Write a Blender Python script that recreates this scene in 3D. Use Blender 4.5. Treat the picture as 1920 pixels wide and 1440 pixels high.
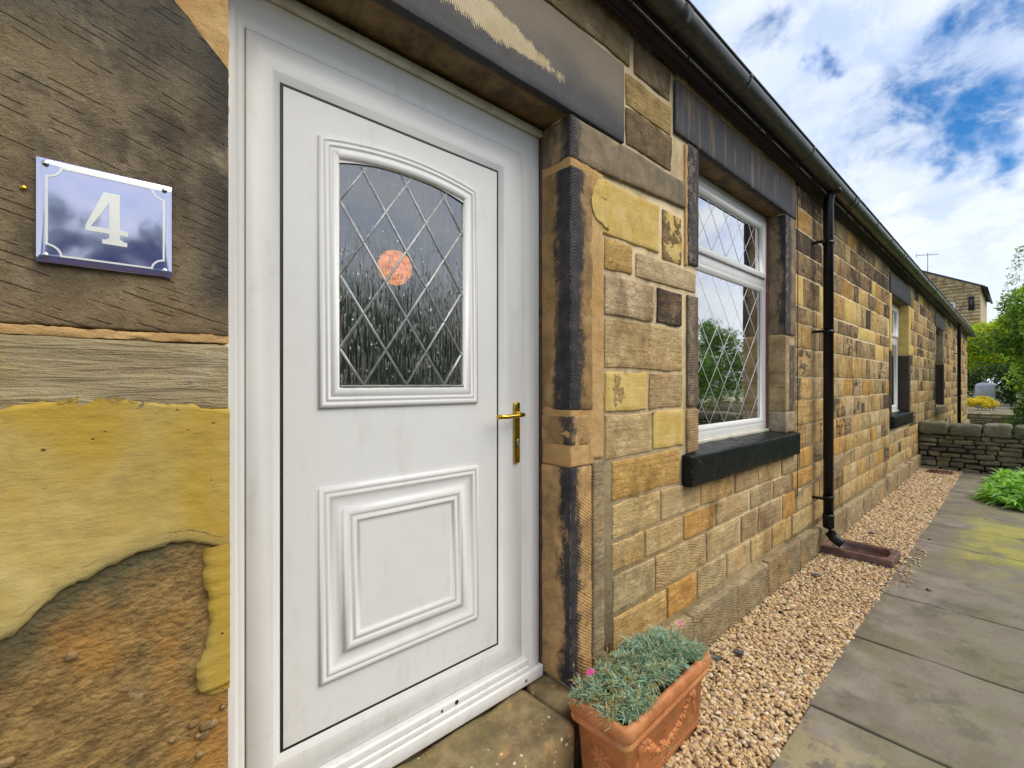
import bpy, bmesh, math, random
import numpy as np
from mathutils import Vector
random.seed(7)
RNG = np.random.default_rng(11)
for o in list(bpy.data.objects):
    bpy.data.objects.remove(o)

# ------------------------------------------------------------------ camera
D, H = 1.254, 1.53                      # camera distance to wall face, eye height above gravel
TH = math.radians(48.24); F = 850.0
S = bpy.context.scene
COL = S.collection
cam_d = bpy.data.cameras.new('camera')
cam = bpy.data.objects.new('camera', cam_d); COL.objects.link(cam)
cam.location = (0, -D, H)
cam.rotation_euler = (math.pi/2, 0, TH - math.pi/2)
cam_d.sensor_width = 36; cam_d.lens = F/1920*36
cam_d.clip_start = 0.02; cam_d.clip_end = 2000
S.camera = cam
S.view_settings.view_transform = 'Standard'
S.view_settings.look = 'None'
S.view_settings.gamma = 1
S.view_settings.exposure = 0.58
S.view_settings.use_curve_mapping = False

def XW(px, d=0.0):
    "distance along the wall of a photo column, on a plane d behind the wall face"
    u = px - 960
    return (D + d)*(566.1 + .7459*u)/(634.0 - .666*u)
def ZW(px, py, d=0.0):
    u = px - 960
    return H + (720 - py)*(D + d)/(634.0 - .666*u)
def DIR(px, py):
    u = px - 960
    v = Vector((566.1 + .7459*u, 634.0 - .666*u, 720 - py))
    return v.normalized()

# ------------------------------------------------------------------ node helper
class NT:
    def __init__(s, tree):
        s.t = tree; s.n = tree.nodes; s.l = tree.links
    def new(s, typ, **kw):
        nd = s.n.new(typ)
        for k, v in kw.items(): setattr(nd, k, v)
        return nd
    def set(s, sock, v):
        if isinstance(v, bpy.types.NodeSocket): s.l.new(v, sock)
        elif v is not None:
            if hasattr(sock, 'default_value'):
                dv = sock.default_value
                if hasattr(dv, '__len__'):
                    if isinstance(v, (int, float)): v = (v,)*len(dv)
                    v = tuple(v)
                    if len(dv) == 4 and len(v) == 3: v = v + (1,)
                    if len(dv) == 3 and len(v) == 4: v = v[:3]
                sock.default_value = v
    def m(s, op, a, b=None, c=None, clamp=False):
        nd = s.new('ShaderNodeMath', operation=op); nd.use_clamp = clamp
        s.set(nd.inputs[0], a); s.set(nd.inputs[1], b)
        if c is not None: s.set(nd.inputs[2], c)
        return nd.outputs[0]
    def vm(s, op, a, b=None):
        nd = s.new('ShaderNodeVectorMath', operation=op)
        s.set(nd.inputs[0], a)
        if b is not None: s.set(nd.inputs[1], b)
        return nd.outputs['Value'] if op in ('LENGTH', 'DOT_PRODUCT', 'DISTANCE') else nd.outputs[0]
    def mix(s, f, a, b, blend='MIX'):
        nd = s.new('ShaderNodeMix', data_type='RGBA', blend_type=blend); nd.clamp_factor = True
        s.set(nd.inputs[0], f); s.set(nd.inputs[6], a); s.set(nd.inputs[7], b)
        return nd.outputs[2]
    def noise(s, vec, scale=5, detail=4, rough=.6, dist=0.0, out=0):
        nd = s.new('ShaderNodeTexNoise')
        if vec is not None: s.l.new(vec, nd.inputs['Vector'])
        nd.inputs['Scale'].default_value = scale; nd.inputs['Detail'].default_value = detail
        nd.inputs['Roughness'].default_value = rough; nd.inputs['Distortion'].default_value = dist
        return nd.outputs[out]
    def voro(s, vec, scale=5, feat='F1', out=0):
        nd = s.new('ShaderNodeTexVoronoi', feature=feat)
        if vec is not None: s.l.new(vec, nd.inputs['Vector'])
        nd.inputs['Scale'].default_value = scale
        return nd.outputs[out]
    def ss(s, v, lo, hi, a=0., b=1.):
        nd = s.new('ShaderNodeMapRange', interpolation_type='SMOOTHSTEP')
        s.set(nd.inputs[0], v); s.set(nd.inputs[1], lo); s.set(nd.inputs[2], hi)
        s.set(nd.inputs[3], a); s.set(nd.inputs[4], b)
        return nd.outputs[0]
    def scale(s, vec, xyz):
        nd = s.new('ShaderNodeVectorMath', operation='MULTIPLY')
        s.l.new(vec, nd.inputs[0]); nd.inputs[1].default_value = xyz
        return nd.outputs[0]
    def sep(s, vec):
        nd = s.new('ShaderNodeSeparateXYZ'); s.l.new(vec, nd.inputs[0]); return nd.outputs
    def comb(s, x, y, z):
        nd = s.new('ShaderNodeCombineXYZ')
        s.set(nd.inputs[0], x); s.set(nd.inputs[1], y); s.set(nd.inputs[2], z); return nd.outputs[0]
    def attr(s, name):
        nd = s.new('ShaderNodeAttribute'); nd.attribute_name = name; return nd.outputs
    def pos(s):
        return s.new('ShaderNodeNewGeometry').outputs['Position']

def mat(name, fn):
    "fn(n, bsdf) sets up a principled material; returns a bump height socket or None"
    m = bpy.data.materials.new(name); m.use_nodes = True
    n = NT(m.node_tree); b = n.n['Principled BSDF']
    b.inputs['Roughness'].default_value = .8
    r = fn(n, b)
    if r is not None:
        h, dist = r[0], r[1]
        bp = n.new('ShaderNodeBump'); bp.inputs['Distance'].default_value = dist
        bp.inputs['Strength'].default_value = 1
        n.l.new(h, bp.inputs['Height']); n.l.new(bp.outputs[0], b.inputs['Normal'])
    return m

# ------------------------------------------------------------------ world: overcast sky with blue gaps
SUN_EL, SUN_AZ = math.radians(52), math.radians(-62)     # azimuth measured in the x-y plane from +x
w = bpy.data.worlds.new('World'); S.world = w; w.use_nodes = True
n = NT(w.node_tree); bg = n.n['Background']
sky = n.new('ShaderNodeTexSky', sky_type='NISHITA'); sky.sun_disc = False
sky.sun_elevation = SUN_EL; sky.sun_rotation = math.pi/2 - SUN_AZ
sky.dust_density = .5; sky.ozone_density = 3.0; sky.air_density = 1.2
dirv = n.new('ShaderNodeTexCoord').outputs['Generated']
dx = n.sep(dirv)
flat = n.comb(n.m('DIVIDE', dx[0], n.m('ADD', n.m('MAXIMUM', dx[2], 0), .35)),
              n.m('DIVIDE', dx[1], n.m('ADD', n.m('MAXIMUM', dx[2], 0), .35)), 0)
c1 = n.noise(flat, 2.1, 7, .60, .25)
c2 = n.noise(flat, 7.5, 7, .62, .35)
warp = n.noise(dirv, 7, 5, .62, 0, 1)
dw = n.vm('ADD', dirv, n.scale(n.vm('SUBTRACT', warp, (.5, .5, .5)), (.16, .16, .16)))
hole = None
for (px, py, r) in ((1690, 205, .10), (1655, 185, .05), (1735, 225, .04), (1835, 70, .07), (1868, 110, .06), (1445, 50, .045), (1880, 165, .06),
                    (1790, 150, .05), (1800, 255, .05), (1600, 215, .03), (1860, 235, .05), (1540, 110, .025), (1760, 60, .04), (1905, 40, .05), (1640, 265, .035), (1830, 205, .05), (1750, 290, .035), (1895, 300, .03)):
    d = n.vm('DISTANCE', dw, tuple(DIR(px, py)))
    v = n.ss(d, r*1.2, r*.2)
    hole = v if hole is None else n.m('MAXIMUM', hole, v)
cover = n.m('ADD', n.m('MULTIPLY', c1, .7), n.m('MULTIPLY', c2, .3))
gap = n.ss(cover, .385, .30, 0, .6)                      # thin gaps anywhere in the sky
gap = n.m('MULTIPLY', gap, n.ss(dx[2], .02, .28))
gap = n.m('MAXIMUM', gap, n.m('MULTIPLY', hole, n.ss(c2, .66, .42, .30, 1.0)))
cl = n.mix(n.ss(c2, .34, .60), (.40, .49, .70), (.66, .70, .76))
cl = n.mix(n.ss(c1, .36, .62), n.mix(.6, cl, (.42, .52, .74)), cl)
cl = n.mix(n.ss(dx[2], .40, .0), cl, (.64, .70, .78))
skyc = n.mix(1.0, sky.outputs[0], (.085, .085, .085), 'MULTIPLY')
skyc = n.mix(1.0, skyc, (.22, .62, .95), 'MULTIPLY')
final = n.mix(gap, cl, skyc)
below = n.ss(dx[2], -.02, -.12)
final = n.mix(below, final, (.20, .20, .16))
n.l.new(final, bg.inputs['Color']); bg.inputs['Strength'].default_value = 1.0

sun_d = bpy.data.lights.new('sun', 'SUN'); sun_d.energy = 1.9; sun_d.angle = math.radians(50)
sun_d.color = (1, .90, .72)
sun = bpy.data.objects.new('sun', sun_d); COL.objects.link(sun)
sv = Vector((math.cos(SUN_EL)*math.cos(SUN_AZ), math.cos(SUN_EL)*math.sin(SUN_AZ), math.sin(SUN_EL)))
sun.rotation_euler = sv.to_track_quat('Z', 'Y').to_euler()
sun.location = (0, -10, 20)

# ------------------------------------------------------------------ object helpers
def tag(o, label=None, cat=None, group=None, kind=None):
    if label: o['label'] = label
    if cat: o['category'] = cat
    if group: o['group'] = group
    if kind: o['kind'] = kind
    return o
def empty(name, loc=(0, 0, 0), parent=None):
    o = bpy.data.objects.new(name, None); COL.objects.link(o); o.location = loc
    o.empty_display_size = .1
    if parent: o.parent = parent
    return o
def link(name, me, material=None, parent=None, smooth=False, loc=None):
    o = bpy.data.objects.new(name, me); COL.objects.link(o)
    if material is not None and len(me.materials) == 0: me.materials.append(material)
    if smooth:
        me.polygons.foreach_set('use_smooth', [True]*len(me.polygons))
    if loc is not None: o.location = loc
    if parent is not None:
        o.parent = parent
        pl = Vector((0, 0, 0)); q = parent
        while q is not None: pl += q.location; q = q.parent
        # geometry of children is written in world coordinates
        if loc is None: o.location = -pl
        else: o.location = Vector(loc) - pl
    return o
def np_mesh(name, V, Fq, cols=None, par=None):
    "V (n,3), Fq (m,k) -> mesh; cols/par per vertex (n,3)"
    V = np.asarray(V, dtype=np.float32); Fq = np.asarray(Fq, dtype=np.int32)
    me = bpy.data.meshes.new(name)
    k = Fq.shape[1]; m_ = len(Fq)
    me.vertices.add(len(V)); me.vertices.foreach_set('co', V.ravel())
    me.loops.add(m_*k); me.loops.foreach_set('vertex_index', Fq.ravel())
    me.polygons.add(m_); me.polygons.foreach_set('loop_start', np.arange(0, m_*k, k, dtype=np.int32))
    me.polygons.foreach_set('loop_total', np.full(m_, k, dtype=np.int32))
    me.update(calc_edges=True)
    for nm, a in (('tint', cols), ('par', par)):
        if a is not None:
            at = me.color_attributes.new(nm, 'FLOAT_COLOR', 'POINT')
            a = np.asarray(a, dtype=np.float32)
            if a.ndim == 1: a = np.tile(a, (len(V), 1))
            at.data.foreach_set('color', np.concatenate([a[:, :3], np.ones((len(V), 1), np.float32)], 1).ravel())
    return me
def h3(i, j, k):
    x = (i*374761393 + j*668265263 + k*2147483647*3 + 1013904223) & 0xffffffff
    x = ((x ^ (x >> 13))*1274126177) & 0xffffffff
    return ((x ^ (x >> 16)) & 0xffff)/65535.0
def vnoise(P, sc=1.0, seed=0):
    P = np.asarray(P, dtype=np.float64)*sc + seed*17.31
    I = np.floor(P).astype(np.int64); f = P - I; f = f*f*(3 - 2*f)
    r = 0
    for a in (0, 1):
        for b in (0, 1):
            for c in (0, 1):
                wgt = (f[:, 0] if a else 1-f[:, 0])*(f[:, 1] if b else 1-f[:, 1])*(f[:, 2] if c else 1-f[:, 2])
                r = r + wgt*h3(I[:, 0]+a, I[:, 1]+b, I[:, 2]+c)
    return r*2 - 1
def fbm(P, sc=1.0, octs=3, seed=0):
    r = 0; a = 1; t = 0
    for o_ in range(octs):
        r = r + a*vnoise(P, sc*2**o_, seed+o_); t += a; a *= .55
    return r/t
def rock(lo, hi, r=.01, seg=.05, rough=.004, sc=12., seed=0, maxn=40, wob=0.0, drop_back=False):
    "box with rounded edges, subdivided and roughened -> (V, Fq)"
    lo = np.array(lo, float); hi = np.array(hi, float)
    r = min(r, .45*float((hi-lo).min()))
    ax = []
    for d in range(3):
        L = hi[d]-lo[d]-2*r
        k = int(max(1, min(maxn, round(L/seg))))
        ax.append(np.concatenate([[lo[d]], np.linspace(lo[d]+r, hi[d]-r, k+1), [hi[d]]]))
    nx, ny, nz = (len(a)-1 for a in ax)
    idx = {}; V = []; Fq = []
    def vid(i, j, k):
        key = (i*1000 + j)*1000 + k
        if key not in idx:
            idx[key] = len(V); V.append((ax[0][i], ax[1][j], ax[2][k]))
        return idx[key]
    for i in range(nx):
        for k in range(nz):
            Fq.append((vid(i, 0, k), vid(i+1, 0, k), vid(i+1, 0, k+1), vid(i, 0, k+1)))
            if not drop_back: Fq.append((vid(i, ny, k), vid(i, ny, k+1), vid(i+1, ny, k+1), vid(i+1, ny, k)))
    for j in range(ny):
        for k in range(nz):
            Fq.append((vid(0, j, k), vid(0, j, k+1), vid(0, j+1, k+1), vid(0, j+1, k)))
            Fq.append((vid(nx, j, k), vid(nx, j+1, k), vid(nx, j+1, k+1), vid(nx, j, k+1)))
    for i in range(nx):
        for j in range(ny):
            Fq.append((vid(i, j, 0), vid(i, j+1, 0), vid(i+1, j+1, 0), vid(i+1, j, 0)))
            Fq.append((vid(i, j, nz), vid(i+1, j, nz), vid(i+1, j+1, nz), vid(i, j+1, nz)))
    V = np.array(V)
    c = np.clip(V, lo+r, hi-r); dlt = V-c
    ln = np.linalg.norm(dlt, axis=1, keepdims=True); ln[ln == 0] = 1
    nrm = dlt/ln
    V = c + nrm*r
    if wob: 
        V[:, 0] += wob*vnoise(V, 9, seed+3); V[:, 2] += wob*vnoise(V, 9, seed+5)
    if rough:
        V = V + nrm*(rough*fbm(V, sc, 3, seed))[:, None]
    return V, np.array(Fq)
def join(parts):
    Vs, Fs, Cs, Ps, b = [], [], [], [], 0
    for p in parts:
        Vs.append(p[0]); Fs.append(np.asarray(p[1])+b); b += len(p[0])
        if len(p) > 2: Cs.append(np.tile(np.asarray(p[2], float)[None], (len(p[0]), 1)) if np.ndim(p[2]) == 1 else p[2])
        if len(p) > 3: Ps.append(np.tile(np.asarray(p[3], float)[None], (len(p[0]), 1)) if np.ndim(p[3]) == 1 else p[3])
    return np.concatenate(Vs), np.concatenate(Fs), (np.concatenate(Cs) if Cs else None), (np.concatenate(Ps) if Ps else None)
def box(lo, hi):
    x0, y0, z0 = lo; x1, y1, z1 = hi
    V = [(x0,y0,z0),(x1,y0,z0),(x1,y1,z0),(x0,y1,z0),(x0,y0,z1),(x1,y0,z1),(x1,y1,z1),(x0,y1,z1)]
    Fq = [(0,3,2,1),(4,5,6,7),(0,1,5,4),(1,2,6,5),(2,3,7,6),(3,0,4,7)]
    return np.array(V, float), np.array(Fq)
def obj(name, parts, material, parent=None, smooth=False, loc=None, cols=None, par=None):
    if isinstance(parts, tuple): parts = [parts]
    V, Fq, C, P = join(parts)
    me = np_mesh(name, V, Fq, C if C is not None else cols, P if P is not None else par)
    return link(name, me, material, parent, smooth, loc)
def sweep(path, prof, closed=True, inward=None):
    """sweep a profile round a closed planar path in the x-z plane with mitred corners.
    path: [(x,z)], prof: [(offset inwards, y)]"""
    n_ = len(path); V = []; Fq = []
    P = [Vector((p[0], p[1])) for p in path]
    area = sum(P[i].x*P[(i+1) % n_].y - P[(i+1) % n_].x*P[i].y for i in range(n_))
    sgn = 1 if area > 0 else -1
    for i in range(n_):
        a = P[i-1]; b = P[i]; c = P[(i+1) % n_]
        if not closed and i == 0: a = b - (c-b)
        if not closed and i == n_-1: c = b + (b-a)
        d1 = (b-a).normalized(); d2 = (c-b).normalized()
        n1 = Vector((-d1.y, d1.x))*sgn; n2 = Vector((-d2.y, d2.x))*sgn
        mv = n1+n2; mv /= max(.15, mv.dot(n1))
        for (s_, y_) in prof:
            q = b + mv*s_
            V.append((q.x, y_, q.y))
    k = len(prof)
    for i in range(n_ if closed else n_-1):
        j = (i+1) % n_
        for t in range(k-1):
            f = (i*k+t, i*k+t+1, j*k+t+1, j*k+t)
            Fq.append(f if sgn > 0 else f[::-1])
    return np.array(V), np.array(Fq)
def rect(x0, x1, z0, z1): return [(x0, z0), (x1, z0), (x1, z1), (x0, z1)]
def tube(pts, r, sides=8, cap=True):
    pts = [Vector(p) for p in pts]; V = []; Fq = []
    up = Vector((0, 0, 1))
    for i, p in enumerate(pts):
        t = (pts[min(i+1, len(pts)-1)] - pts[max(i-1, 0)]).normalized()
        a = t.cross(up if abs(t.z) < .95 else Vector((0, 1, 0))).normalized(); b = t.cross(a)
        rr = r[i] if isinstance(r, (list, tuple)) else r
        for k in range(sides):
            an = 2*math.pi*k/sides
            V.append(p + a*math.cos(an)*rr + b*math.sin(an)*rr)
    for i in range(len(pts)-1):
        for k in range(sides):
            j = (k+1) % sides
            Fq.append((i*sides+k, i*sides+j, (i+1)*sides+j, (i+1)*sides+k))
    V = np.array([tuple(v) for v in V])
    if cap:
        for base, flip in ((0, 1), ((len(pts)-1)*sides, 0)):
            for k in range(1, sides//2):
                f = (base+k, base+k-1, base+(sides-k) % sides, base+sides-k-1)
                Fq.append(f if flip else f[::-1])
    return V, np.array(Fq)
def disc(c, r, y0, y1, sides=16):
    "short cylinder with its axis along y"
    V = []; Fq = []
    for yy, rr in ((y1, r), (y0, r), (y0-.0005, r*.8), (y0-.001, 0.0001)):
        for k in range(sides):
            a = 2*math.pi*k/sides; V.append((c[0]+rr*math.cos(a), yy, c[1]+rr*math.sin(a)))
    for i in range(3):
        for k in range(sides):
            j = (k+1) % sides; Fq.append((i*sides+k, i*sides+j, (i+1)*sides+j, (i+1)*sides+k))
    return np.array(V), np.array(Fq)
# ------------------------------------------------------------------ materials
M = {}
def f_stone(n, b):
    P = n.pos(); t = n.attr('tint')[0]; par = n.sep(n.attr('par')[1])
    Q = n.vm('ADD', P, n.scale(n.attr('tint')[1], (31., 17., 53.)))
    n1 = n.noise(Q, 9, 6, .65); n2 = n.noise(Q, 3.2, 4, .6); n3 = n.noise(n.scale(Q, (2.2, 2.2, 26)), 1.6, 5, .6)
    g = n.noise(Q, 160, 3, .7)
    c = n.mix(n.ss(n1, .30, .72), n.mix(1, t, (.66, .58, .48), 'MULTIPLY'), n.mix(1, t, (1.24, 1.20, 1.08), 'MULTIPLY'))
    c = n.mix(n.m('MULTIPLY', n.ss(n2, .52, .70), .55), c, (.54, .34, .15))
    c = n.mix(n.m('MULTIPLY', n.ss(n2, .46, .28), .35), c, (.58, .48, .30))
    c = n.mix(n.m('MULTIPLY', n.ss(n3, .56, .70), .45), c, n.mix(1, c, (.50, .45, .42), 'MULTIPLY'))
    c = n.mix(n.m('MULTIPLY', n.ss(g, .56, .75), .45), c, n.mix(1, c, (.55, .5, .45), 'MULTIPLY'))
    crack = n.voro(n.vm('ADD', n.scale(Q, (1, 1, 3.0)), n.scale(n.noise(Q, 8, 4, .6, 0, 1), (.5, .5, .5))), 7, 'DISTANCE_TO_EDGE')
    c = n.mix(n.m('MULTIPLY', n.ss(crack, .018, .002), n.ss(n1, .50, .62, 0, .6)), c, (.07, .05, .04))
    s = n.m('ADD', n.m('MULTIPLY', n.noise(Q, 6, 8, .72), .72), n.m('MULTIPLY', n3, .28))
    st = n.ss(s, n.m('SUBTRACT', .80, n.m('MULTIPLY', par[0], .62)), n.m('SUBTRACT', .85, n.m('MULTIPLY', par[0], .62)))
    big = n.m('ADD', n.noise(n.scale(P, (1, 1, .6)), 2.3, 5, .62), n.m('MULTIPLY', n.m('SUBTRACT', n.noise(P, 30, 4, .7), .5), .18))
    c = n.mix(n.ss(big, .51, .66, 0, .62), c, n.mix(1, c, (.36, .32, .28), 'MULTIPLY'))
    dark = n.mix(n.ss(g, .35, .7), (.045, .035, .03), (.10, .075, .055))
    c = n.mix(n.m('MULTIPLY', st, .88), c, dark)
    ym = n.ss(n.noise(Q, 5.5, 7, .66), n.m('SUBTRACT', .80, n.m('MULTIPLY', par[1], .62)), n.m('SUBTRACT', .82, n.m('MULTIPLY', par[1], .60)))
    ym = n.m('MULTIPLY', ym, n.ss(par[1], .05, .1))
    yc = n.mix(n.ss(n1, .35, .65), (.60, .41, .11), (.72, .54, .21))
    c = n.mix(1, c, (1.06, 1.06, 1.06), 'MULTIPLY')
    g2 = n.noise(n.scale(Q, (1, 1, 1.8)), 42, 7, .78); c = n.mix(n.ss(g2, .53, .66, 0, .55), c, n.mix(1, c, (.48, .42, .36), 'MULTIPLY')); c = n.mix(n.ss(g2, .46, .34, 0, .45), c, n.mix(1, c, (1.3, 1.3, 1.3), 'MULTIPLY'))
    c = n.mix(ym, c, yc)
    n.set(b.inputs['Base Color'], c); b.inputs['Roughness'].default_value = .9
    b.inputs['Specular IOR Level'].default_value = .25
    # tooling: sloping chisel lines broken by noise
    sx = n.sep(P)
    ph = n.m('ADD', n.m('MULTIPLY', sx[2], 420), n.m('ADD', n.m('MULTIPLY', sx[0], 110), n.m('MULTIPLY', n.noise(Q, 9, 3, .5), 22)))
    tool = n.m('MULTIPLY', n.ss(n.m('SINE', ph), .1, -.9), n.ss(n.noise(n.scale(Q, (1, 1, 3)), 9, 3, .6), .42, .56))
    tool = n.m('MULTIPLY', tool, par[2])
    hgt = n.m('ADD', n.m('MULTIPLY', n1, 1.1), n.m('ADD', n.m('MULTIPLY', n3, .7), n.m('MULTIPLY', n.noise(n.scale(Q, (1, 1, 1.8)), 42, 6, .75), .55)))
    hgt = n.m('SUBTRACT', hgt, n.m('MULTIPLY', tool, .45))
    hgt = n.m('SUBTRACT', hgt, n.m('MULTIPLY', n.m('MULTIPLY', n.ss(crack, .03, 0), n.ss(n1, .48, .6)), .4))
    hgt = n.m('MULTIPLY', hgt, n.m('SUBTRACT', 1, n.m('MULTIPLY', ym, .72)))
    return hgt, .013
M['stone'] = mat('sandstone', f_stone)

def f_mortar(n, b):
    P = n.pos(); n1 = n.noise(P, 5, 6, .65); g = n.noise(P, 210, 3, .7); n2 = n.noise(P, 28, 5, .65)
    c = n.mix(n.ss(n1, .35, .65), (.58, .45, .26), (.74, .60, .37))
    c = n.mix(n.ss(n2, .52, .78, 0, .5), c, (.34, .24, .12))
    c = n.mix(n.ss(g, .5, .8, 0, .4), c, (.25, .18, .1))
    big = n.m('ADD', n.noise(n.scale(P, (1, 1, .6)), 2.3, 5, .62), n.m('MULTIPLY', n.m('SUBTRACT', n.noise(P, 30, 4, .7), .5), .18))
    c = n.mix(n.ss(big, .51, .63, 0, .6), c, n.mix(1, c, (.42, .38, .33), 'MULTIPLY'))
    # greyer towards the ground
    z = n.sep(P)[2]
    c = n.mix(n.ss(z, .30, .05, 0, .7), c, (.24, .21, .16))
    n.set(b.inputs['Base Color'], c); b.inputs['Roughness'].default_value = .95
    return n.m('ADD', n.m('MULTIPLY', n2, 1), n.m('MULTIPLY', g, .3)), .006
M['mortar'] = mat('mortar', f_mortar)

def f_orange(n, b):
    P = n.pos(); n1 = n.noise(P, 6, 6, .65); g = n.noise(P, 220, 3, .7); n2 = n.noise(P, 34, 5, .65)
    c = n.mix(n.ss(n1, .35, .65), (.52, .30, .11), (.62, .41, .18))
    c = n.mix(n.ss(n2, .55, .75, 0, .6), c, (.27, .18, .09))
    c = n.mix(n.ss(g, .5, .8, 0, .35), c, (.25, .18, .1))
    n.set(b.inputs['Base Color'], c); b.inputs['Roughness'].default_value = .95
    return n.m('ADD', n.m('MULTIPLY', n2, 1), n.m('MULTIPLY', g, .3)), .006
M['orange_mortar'] = mat('orange_mortar', f_orange)

def f_jamb(n, b):
    "hand tooled jamb stone: herringbone chisel marks either side of a soot-black arris"
    P = n.pos(); sx = n.sep(P); par = n.sep(n.attr('par')[1])        # par.r arris position along wall, par.g soot, par.b half width of the soot
    t = n.attr('tint')[0]
    face = n.m('SUBTRACT', sx[0], n.m('ADD', par[0], 0.0))           # distance along the front
    dpt = n.m('ADD', sx[1], .012)                                     # distance back into the reveal
    across = n.m('SUBTRACT', n.m('MAXIMUM', face, 0), n.m('MULTIPLY', n.m('MAXIMUM', dpt, 0), 1.0))
    n1 = n.noise(P, 8, 6, .65); n2 = n.noise(n.scale(P, (8, 8, 1.6)), 2.2, 5, .6); g = n.noise(P, 190, 3, .7)
    cb = n.mix(n.ss(n1, .32, .68), n.mix(1, t, (.62, .60, .58), 'MULTIPLY'), n.mix(1, t, (1.2, 1.15, 1.1), 'MULTIPLY'))
    cb = n.mix(n.ss(n.noise(P, 14, 6, .72), .54, .66, 0, .6), cb, (.13, .09, .055)); cb = n.mix(n.ss(n.noise(P, 7, 5, .6), .56, .66, 0, .5), cb, (.60, .40, .18)); cb = n.mix(n.ss(g, .52, .78, 0, .5), cb, (.10, .07, .045))
    wd = n.m('ADD', par[2], n.m('ADD', n.m('MULTIPLY', n.m('SUBTRACT', n2, .5), .13), n.m('MULTIPLY', n.m('SUBTRACT', n.noise(P, 22, 7, .78), .5), .13)))
    ad = n.m('ABSOLUTE', n.m('SUBTRACT', across, -.004))
    sm = n.ss(ad, n.m('ADD', wd, .016), n.m('SUBTRACT', wd, .030))
    sm = n.m('MULTIPLY', sm, par[1])
    c = n.mix(sm, cb, n.mix(n.ss(n1, .4, .7), (.028, .026, .032), (.07, .058, .055)))
    # pale worn line on the arris
    c = n.mix(n.m('MULTIPLY', n.ss(ad, .004, .001), n.ss(n.noise(P, 26, 3, .6), .45, .6, 0, .55)), c, (.40, .30, .20))
    ph = n.m('ADD', n.m('MULTIPLY', sx[2], 440), n.m('ADD', n.m('MULTIPLY', n.m('ABSOLUTE', n.m('SUBTRACT', ad, .030)), 300),
             n.m('MULTIPLY', n.noise(P, 18, 3, .5), 7)))
    ch = n.m('MULTIPLY', n.ss(n.m('SINE', ph), -.5, .8), n.m('MULTIPLY', n.ss(n.noise(P, 11, 6, .75), .42, .62, .05, 1), n.m('ADD', .35, n.m('MULTIPLY', sm, .65))))
    c = n.mix(n.m('MULTIPLY', ch, .45), c, n.mix(1, c, (.38, .36, .34), 'MULTIPLY'))
    n.set(b.inputs['Base Color'], c); b.inputs['Roughness'].default_value = .72
    return n.m('ADD', n.m('MULTIPLY', n1, 1.2), n.m('ADD', n.m('MULTIPLY', ch, -.75), n.m('MULTIPLY', g, .15))), .010
M['jamb'] = mat('tooled_jamb_stone', f_jamb)

def f_lintel(n, b):
    "smooth soot-black lintel with a peeled beige patch and fine upright tooling"
    P = n.pos(); sx = n.sep(P); par = n.sep(n.attr('par')[1])        # par.r patch strength
    n1 = n.noise(P, 5, 6, .62); g = n.noise(P, 200, 3, .7)
    wob = n.m('MULTIPLY', n.m('SUBTRACT', n1, .5), 26)
    ph = n.m('ADD', n.m('MULTIPLY', sx[0], 620), n.m('ADD', n.m('MULTIPLY', sx[2], 190), wob))
    ch = n.ss(n.m('SINE', ph), -.4, .9)
    up = n.ss(n.m('ADD', n.m('SUBTRACT', sx[2], par[2]), n.m('MULTIPLY', n.m('SUBTRACT', n.noise(P, 3, 4, .6), .5), .25)), 2.72, 2.96)
    c = n.mix(up, (.030, .031, .038), (.22, .17, .11))
    streak = n.ss(n.noise(n.scale(P, (9, 9, 1.2)), 1.7, 5, .65), .50, .68)
    c = n.mix(n.m('MULTIPLY', streak, n.m('MULTIPLY', par[1], .8)), c, (.24, .15, .08))
    c = n.mix(n.m('MULTIPLY', ch, .30), c, n.mix(1, c, (.45, .45, .45), 'MULTIPLY'))
    c = n.mix(n.ss(g, .62, .8, 0, .3), c, (.3, .28, .26))
    # peeled patch, long and tapering to the right
    ex = n.m('DIVIDE', n.m('SUBTRACT', sx[0], .86), .54)
    ez = n.m('DIVIDE', n.m('SUBTRACT', sx[2], n.m('SUBTRACT', 2.835, n.m('MULTIPLY', n.m('SUBTRACT', sx[0], .86), .12))), n.m('SUBTRACT', .075, n.m('MULTIPLY', n.m('MAXIMUM', ex, 0), .035)))
    d = n.m('SQRT', n.m('ADD', n.m('MULTIPLY', ex, ex), n.m('MULTIPLY', ez, ez)))
    nn = n.m('ADD', n.noise(P, 13, 6, .7), n.m('MULTIPLY', ch, .10))
    pm = n.m('MULTIPLY', n.ss(n.m('ADD', d, n.m('MULTIPLY', n.m('SUBTRACT', nn, .55), 1.5)), .95, .85), par[0])
    c = n.mix(pm, c, n.mix(n.ss(n1, .4, .6), (.50, .38, .21), (.60, .48, .29)))
    sof = n.ss(sx[1], .010, .03)                                     # the soffit is bare brown stone
    bro = n.mix(n.ss(n.noise(P, 9, 6, .7), .35, .65), (.085, .055, .025), (.24, .155, .06))
    bro = n.mix(n.ss(n.noise(P, 7, 4, .6), .60, .68, 0, .7), bro, (.30, .11, .04))
    c = n.mix(sof, c, bro)
    n.set(b.inputs['Base Color'], c); b.inputs['Roughness'].default_value = .6
    h = n.m('ADD', n.m('MULTIPLY', ch, -.22), n.m('ADD', n.m('MULTIPLY', n1, .9), n.m('MULTIPLY', pm, .15)))
    return n.m('ADD', h, n.m('MULTIPLY', n.m('MULTIPLY', n.noise(P, 60, 4, .6), sof), 1.0)), .006
M['lintel'] = mat('soot_black_lintel', f_lintel)

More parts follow.
